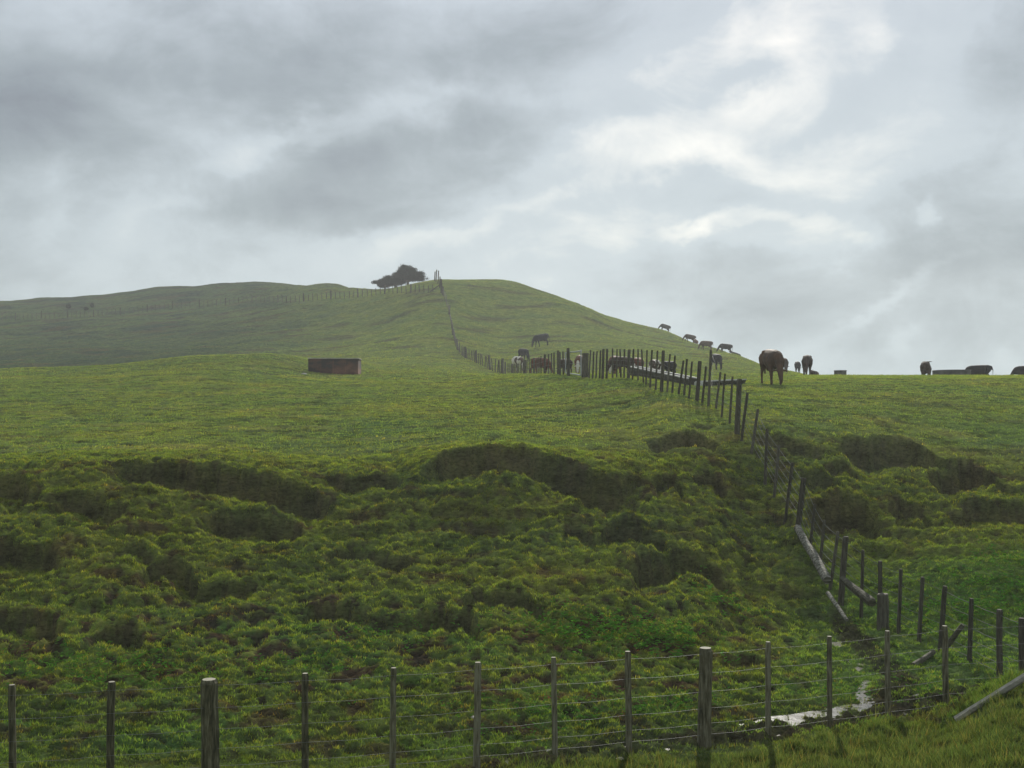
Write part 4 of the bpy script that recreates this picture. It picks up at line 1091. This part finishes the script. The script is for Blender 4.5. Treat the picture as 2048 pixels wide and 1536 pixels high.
# flatten third component
sp2 = N(nt, 'ShaderNodeSeparateXYZ'); L(nt, AE, sp2.inputs[0]); cm2 = N(nt, 'ShaderNodeCombineXYZ'); L(nt, sp2.outputs[0], cm2.inputs[0]); L(nt, sp2.outputs[1], cm2.inputs[1])
AE = cm2.outputs[0]
def ang(px, py):
    x, z = T(px), (HY - py) / FX
    return math.atan2(x, 1), math.atan2(z, math.hypot(x, 1))
BL = [ # centre, radii, turn (deg, + = rising to the right), amount, sharpness
 (520, 130, 620, 85, 4, -.085, 2), (130, 285, 300, 75, -6, -.07, 3), (1180, 90, 300, 90, 20, -.045, 2),
 (720, 340, 280, 75, 8, -.085, 4), (850, 222, 260, 26, 4, .05, 2), (640, 425, 240, 50, -3, -.07, 4), (900, 380, 200, 60, 22, -.03, 2),
 (60, 60, 170, 60, 25, .045, 2), (450, 285, 110, 24, 22, .085, 2), (560, 245, 80, 18, 15, .05, 2), (240, 430, 30, 60, 0, .07, 2), (330, 385, 80, 13, 5, .06, 2), (110, 400, 28, 60, 0, .05, 2),
 (200, 350, 330, 25, -3, .04, 2), (640, 270, 30, 25, 0, .06, 2),
 (960, 470, 330, 34, 18, .10, 2), (720, 500, 150, 22, 8, .05, 2), (1150, 385, 200, 40, 22, .045, 2), (850, 540, 350, 50, 3, .035, 2),
 (1200, 300, 180, 34, 22, .075, 2), (1540, 230, 420, 230, 15, .055, 2), (1455, 60, 30, 60, 0, .045, 2), (1530, 190, 110, 32, 18, .045, 2), (1640, 250, 60, 60, 0, .03, 2), (1700, 200, 110, 40, 40, -.05, 2), (1560, 270, 120, 24, 10, -.04, 2), (1350, 200, 120, 50, 20, -.02, 2), (1300, 120, 60, 20, 20, .04, 2),
 (1600, 335, 260, 34, -4, .045, 2), (1430, 300, 130, 40, 10, .05, 2), (1560, 90, 50, 25, 0, .06, 2), (1730, 110, 30, 50, 0, .05, 2), (1900, 250, 180, 120, 30, .03, 2),
 (1490, 140, 120, 25, 20, -.06, 2), (1150, 240, 130, 50, 15, -.045, 2),
 (1370, 395, 270, 42, -5, -.055, 3), (1060, 345, 90, 30, 30, .03, 2),
 (1480, 450, 90, 24, 25, .07, 3), (1600, 455, 90, 24, -12, .07, 3), (1710, 520, 55, 30, 0, .09, 3), (1380, 490, 70, 18, 20, .08, 3), (1560, 500, 140, 26, 0, .03, 3),
 (1480, 575, 270, 55, 0, -.075, 3), (1210, 520, 60, 45, 0, .055, 2), (1100, 510, 150, 50, 10, .06, 2),
 (1860, 385, 200, 50, 15, -.085, 3), (1900, 530, 180, 80, -10, -.075, 3), (1650, 640, 300, 50, 0, -.035, 2),
 (1830, 445, 14, 32, 0, .10, 2), (1790, 610, 110, 13, 32, .075, 2), (1800, 680, 40, 22, 0, .08, 2), (2020, 700, 40, 26, 0, .06, 2), (1640, 730, 240, 30, 0, .03, 2),
 (100, 560, 320, 70, 0, -.015, 2), (420, 520, 180, 40, 10, -.035, 2), (2030, 80, 120, 90, 0, -.03, 2),
 (1400, -420, 750, 420, 0, .17, 2), (1480, 300, 560, 300, 10, .025, 2),
]
acc = None
for (px, py, rx, ry, rot, amt, p) in BL:
    a, e = ang(px, py); k = math.cos(a) ** 2
    mp2 = N(nt, 'ShaderNodeMapping', vector_type='TEXTURE')
    mp2.inputs['Location'].default_value = (a, e, 0); mp2.inputs['Rotation'].default_value = (0, 0, math.radians(rot))
    mp2.inputs['Scale'].default_value = (rx / FX * k, ry / FX, 1)
    L(nt, AE, mp2.inputs['Vector'])
    ln = N(nt, 'ShaderNodeVectorMath', operation='LENGTH'); L(nt, mp2.outputs[0], ln.inputs[0])
    pw = math_('POWER', ln.outputs['Value'], float(p)); ex = math_('POWER', 0.4, pw)
    acc = math_('MULTIPLY_ADD', ex, amt, acc if acc is not None else 0.0)
nA = noise(3.2, 9, .58, (0, 4, 1), .5); nB = noise(9, 9, .64, (5, 2, 9), .5); nC = noise(1.6, 3, .5, (1, 7, 3))
b = math_('ADD', acc, .700)
b = math_('ADD', b, math_('MULTIPLY', math_('SUBTRACT', nA.outputs['Fac'], .5), .25))
b = math_('ADD', b, math_('MULTIPLY', math_('SUBTRACT', nB.outputs['Fac'], .5), .19))
b = math_('ADD', b, math_('MULTIPLY', math_('SUBTRACT', nC.outputs['Fac'], .5), .08))
nD = noise(3.6, 8, .55, (7, 3, 5), .3)
b = math_('ADD', b, math_('MULTIPLY', math_('SUBTRACT', .09, math_('ABSOLUTE', math_('SUBTRACT', nD.outputs['Fac'], .5))), .38))
b = math_('MAXIMUM', b, .45)
cr = ramp(nt, [(0.0, (.10, .11, .13)), (.45, (.165, .185, .225)), (.56, (.262, .300, .345)), (.64, (.350, .400, .440)), (.75, (.530, .590, .640)), (.88, (.63, .685, .725)), (1.0, (.74, .79, .825))])
L(nt, b, cr.inputs[0])
# left/up reads lilac, low centre reads green-grey
hue = N(nt, 'ShaderNodeMapRange'); hue.inputs[1].default_value = 0.05; hue.inputs[2].default_value = 0.36; L(nt, el, hue.inputs[0])
hc = N(nt, 'ShaderNodeMix', data_type='RGBA'); hc.inputs[6].default_value = (.965, 1.015, .985, 1); hc.inputs[7].default_value = (.99, 1.0, 1.03, 1); L(nt, hue.outputs[0], hc.inputs[0])
mc = N(nt, 'ShaderNodeMix', data_type='RGBA', blend_type='MULTIPLY'); mc.inputs[0].default_value = 1; L(nt, cr.outputs[0], mc.inputs[6]); L(nt, hc.outputs[2], mc.inputs[7])
sc10 = vmath('SCALE', mc.outputs[2], s=10.0)
# thin gaps let a little blue sky through
gap = N(nt, 'ShaderNodeMapRange'); gap.inputs[1].default_value = .80; gap.inputs[2].default_value = 1.1; gap.inputs[4].default_value = .35; L(nt, b, gap.inputs[0])
cs = N(nt, 'ShaderNodeMix', data_type='RGBA'); L(nt, gap.outputs[0], cs.inputs[0]); L(nt, sc10.outputs[0], cs.inputs[6]); L(nt, sky.outputs[0], cs.inputs[7])
# ground haze below the horizon
bg = N(nt, 'ShaderNodeBackground', in_Strength=0.1); L(nt, cs.outputs[2], bg.inputs[0])
ow = N(nt, 'ShaderNodeOutputWorld'); L(nt, bg.outputs[0], ow.inputs[0])
world.cycles.sampling_method = 'MANUAL'; world.cycles.sample_map_resolution = 512

sd = bpy.data.lights.new('sun', 'SUN'); sd.energy = 5.3; sd.angle = math.radians(0.9); sd.color = (1.0, .95, .85)
so = bpy.data.objects.new('sun', sd); col.objects.link(so)
dirv = Vector((math.sin(SUN_AZ) * math.cos(SUN_EL), math.cos(SUN_AZ) * math.cos(SUN_EL), math.sin(SUN_EL)))
so.rotation_euler = (-dirv).to_track_quat('-Z', 'Y').to_euler(); so.location = (30, 40, 60)

# thin moist air over the paddocks
hm, hn = new_mat('moist_air')
vs_ = N(hn, 'ShaderNodeVolumeScatter', in_Density=0.00052, in_Anisotropy=0.35); vs_.inputs['Color'].default_value = (.93, .97, 1, 1)
ho = N(hn, 'ShaderNodeOutputMaterial'); L(hn, vs_.outputs[0], ho.inputs['Volume'])
bm = bmesh.new(); bmesh.ops.create_cube(bm, size=1); bm.transform(Matrix.Translation((0, 150, 0)) @ Matrix.Diagonal((700, 520, 100, 1)))
tag(bm_obj('haze', bm, hm, None, False), kind='structure')

# ------------------------------------------------------------------ camera
cd = bpy.data.cameras.new('camera'); co = bpy.data.objects.new('camera', cd); col.objects.link(co)
cd.sensor_width = 36; cd.lens = FX / 2048 * 36; cd.shift_y = (HY - 768) / 2048
co.location = (0, 0, 0); co.rotation_euler = (math.pi / 2, 0, 0)
cd.clip_start = .1; cd.clip_end = 9000
scene.camera = co
scene.view_settings.view_transform = 'Standard'; scene.view_settings.look = 'None'; scene.view_settings.exposure = 0
scene.cycles.max_bounces = 5; scene.cycles.diffuse_bounces = 2; scene.cycles.transparent_max_bounces = 4
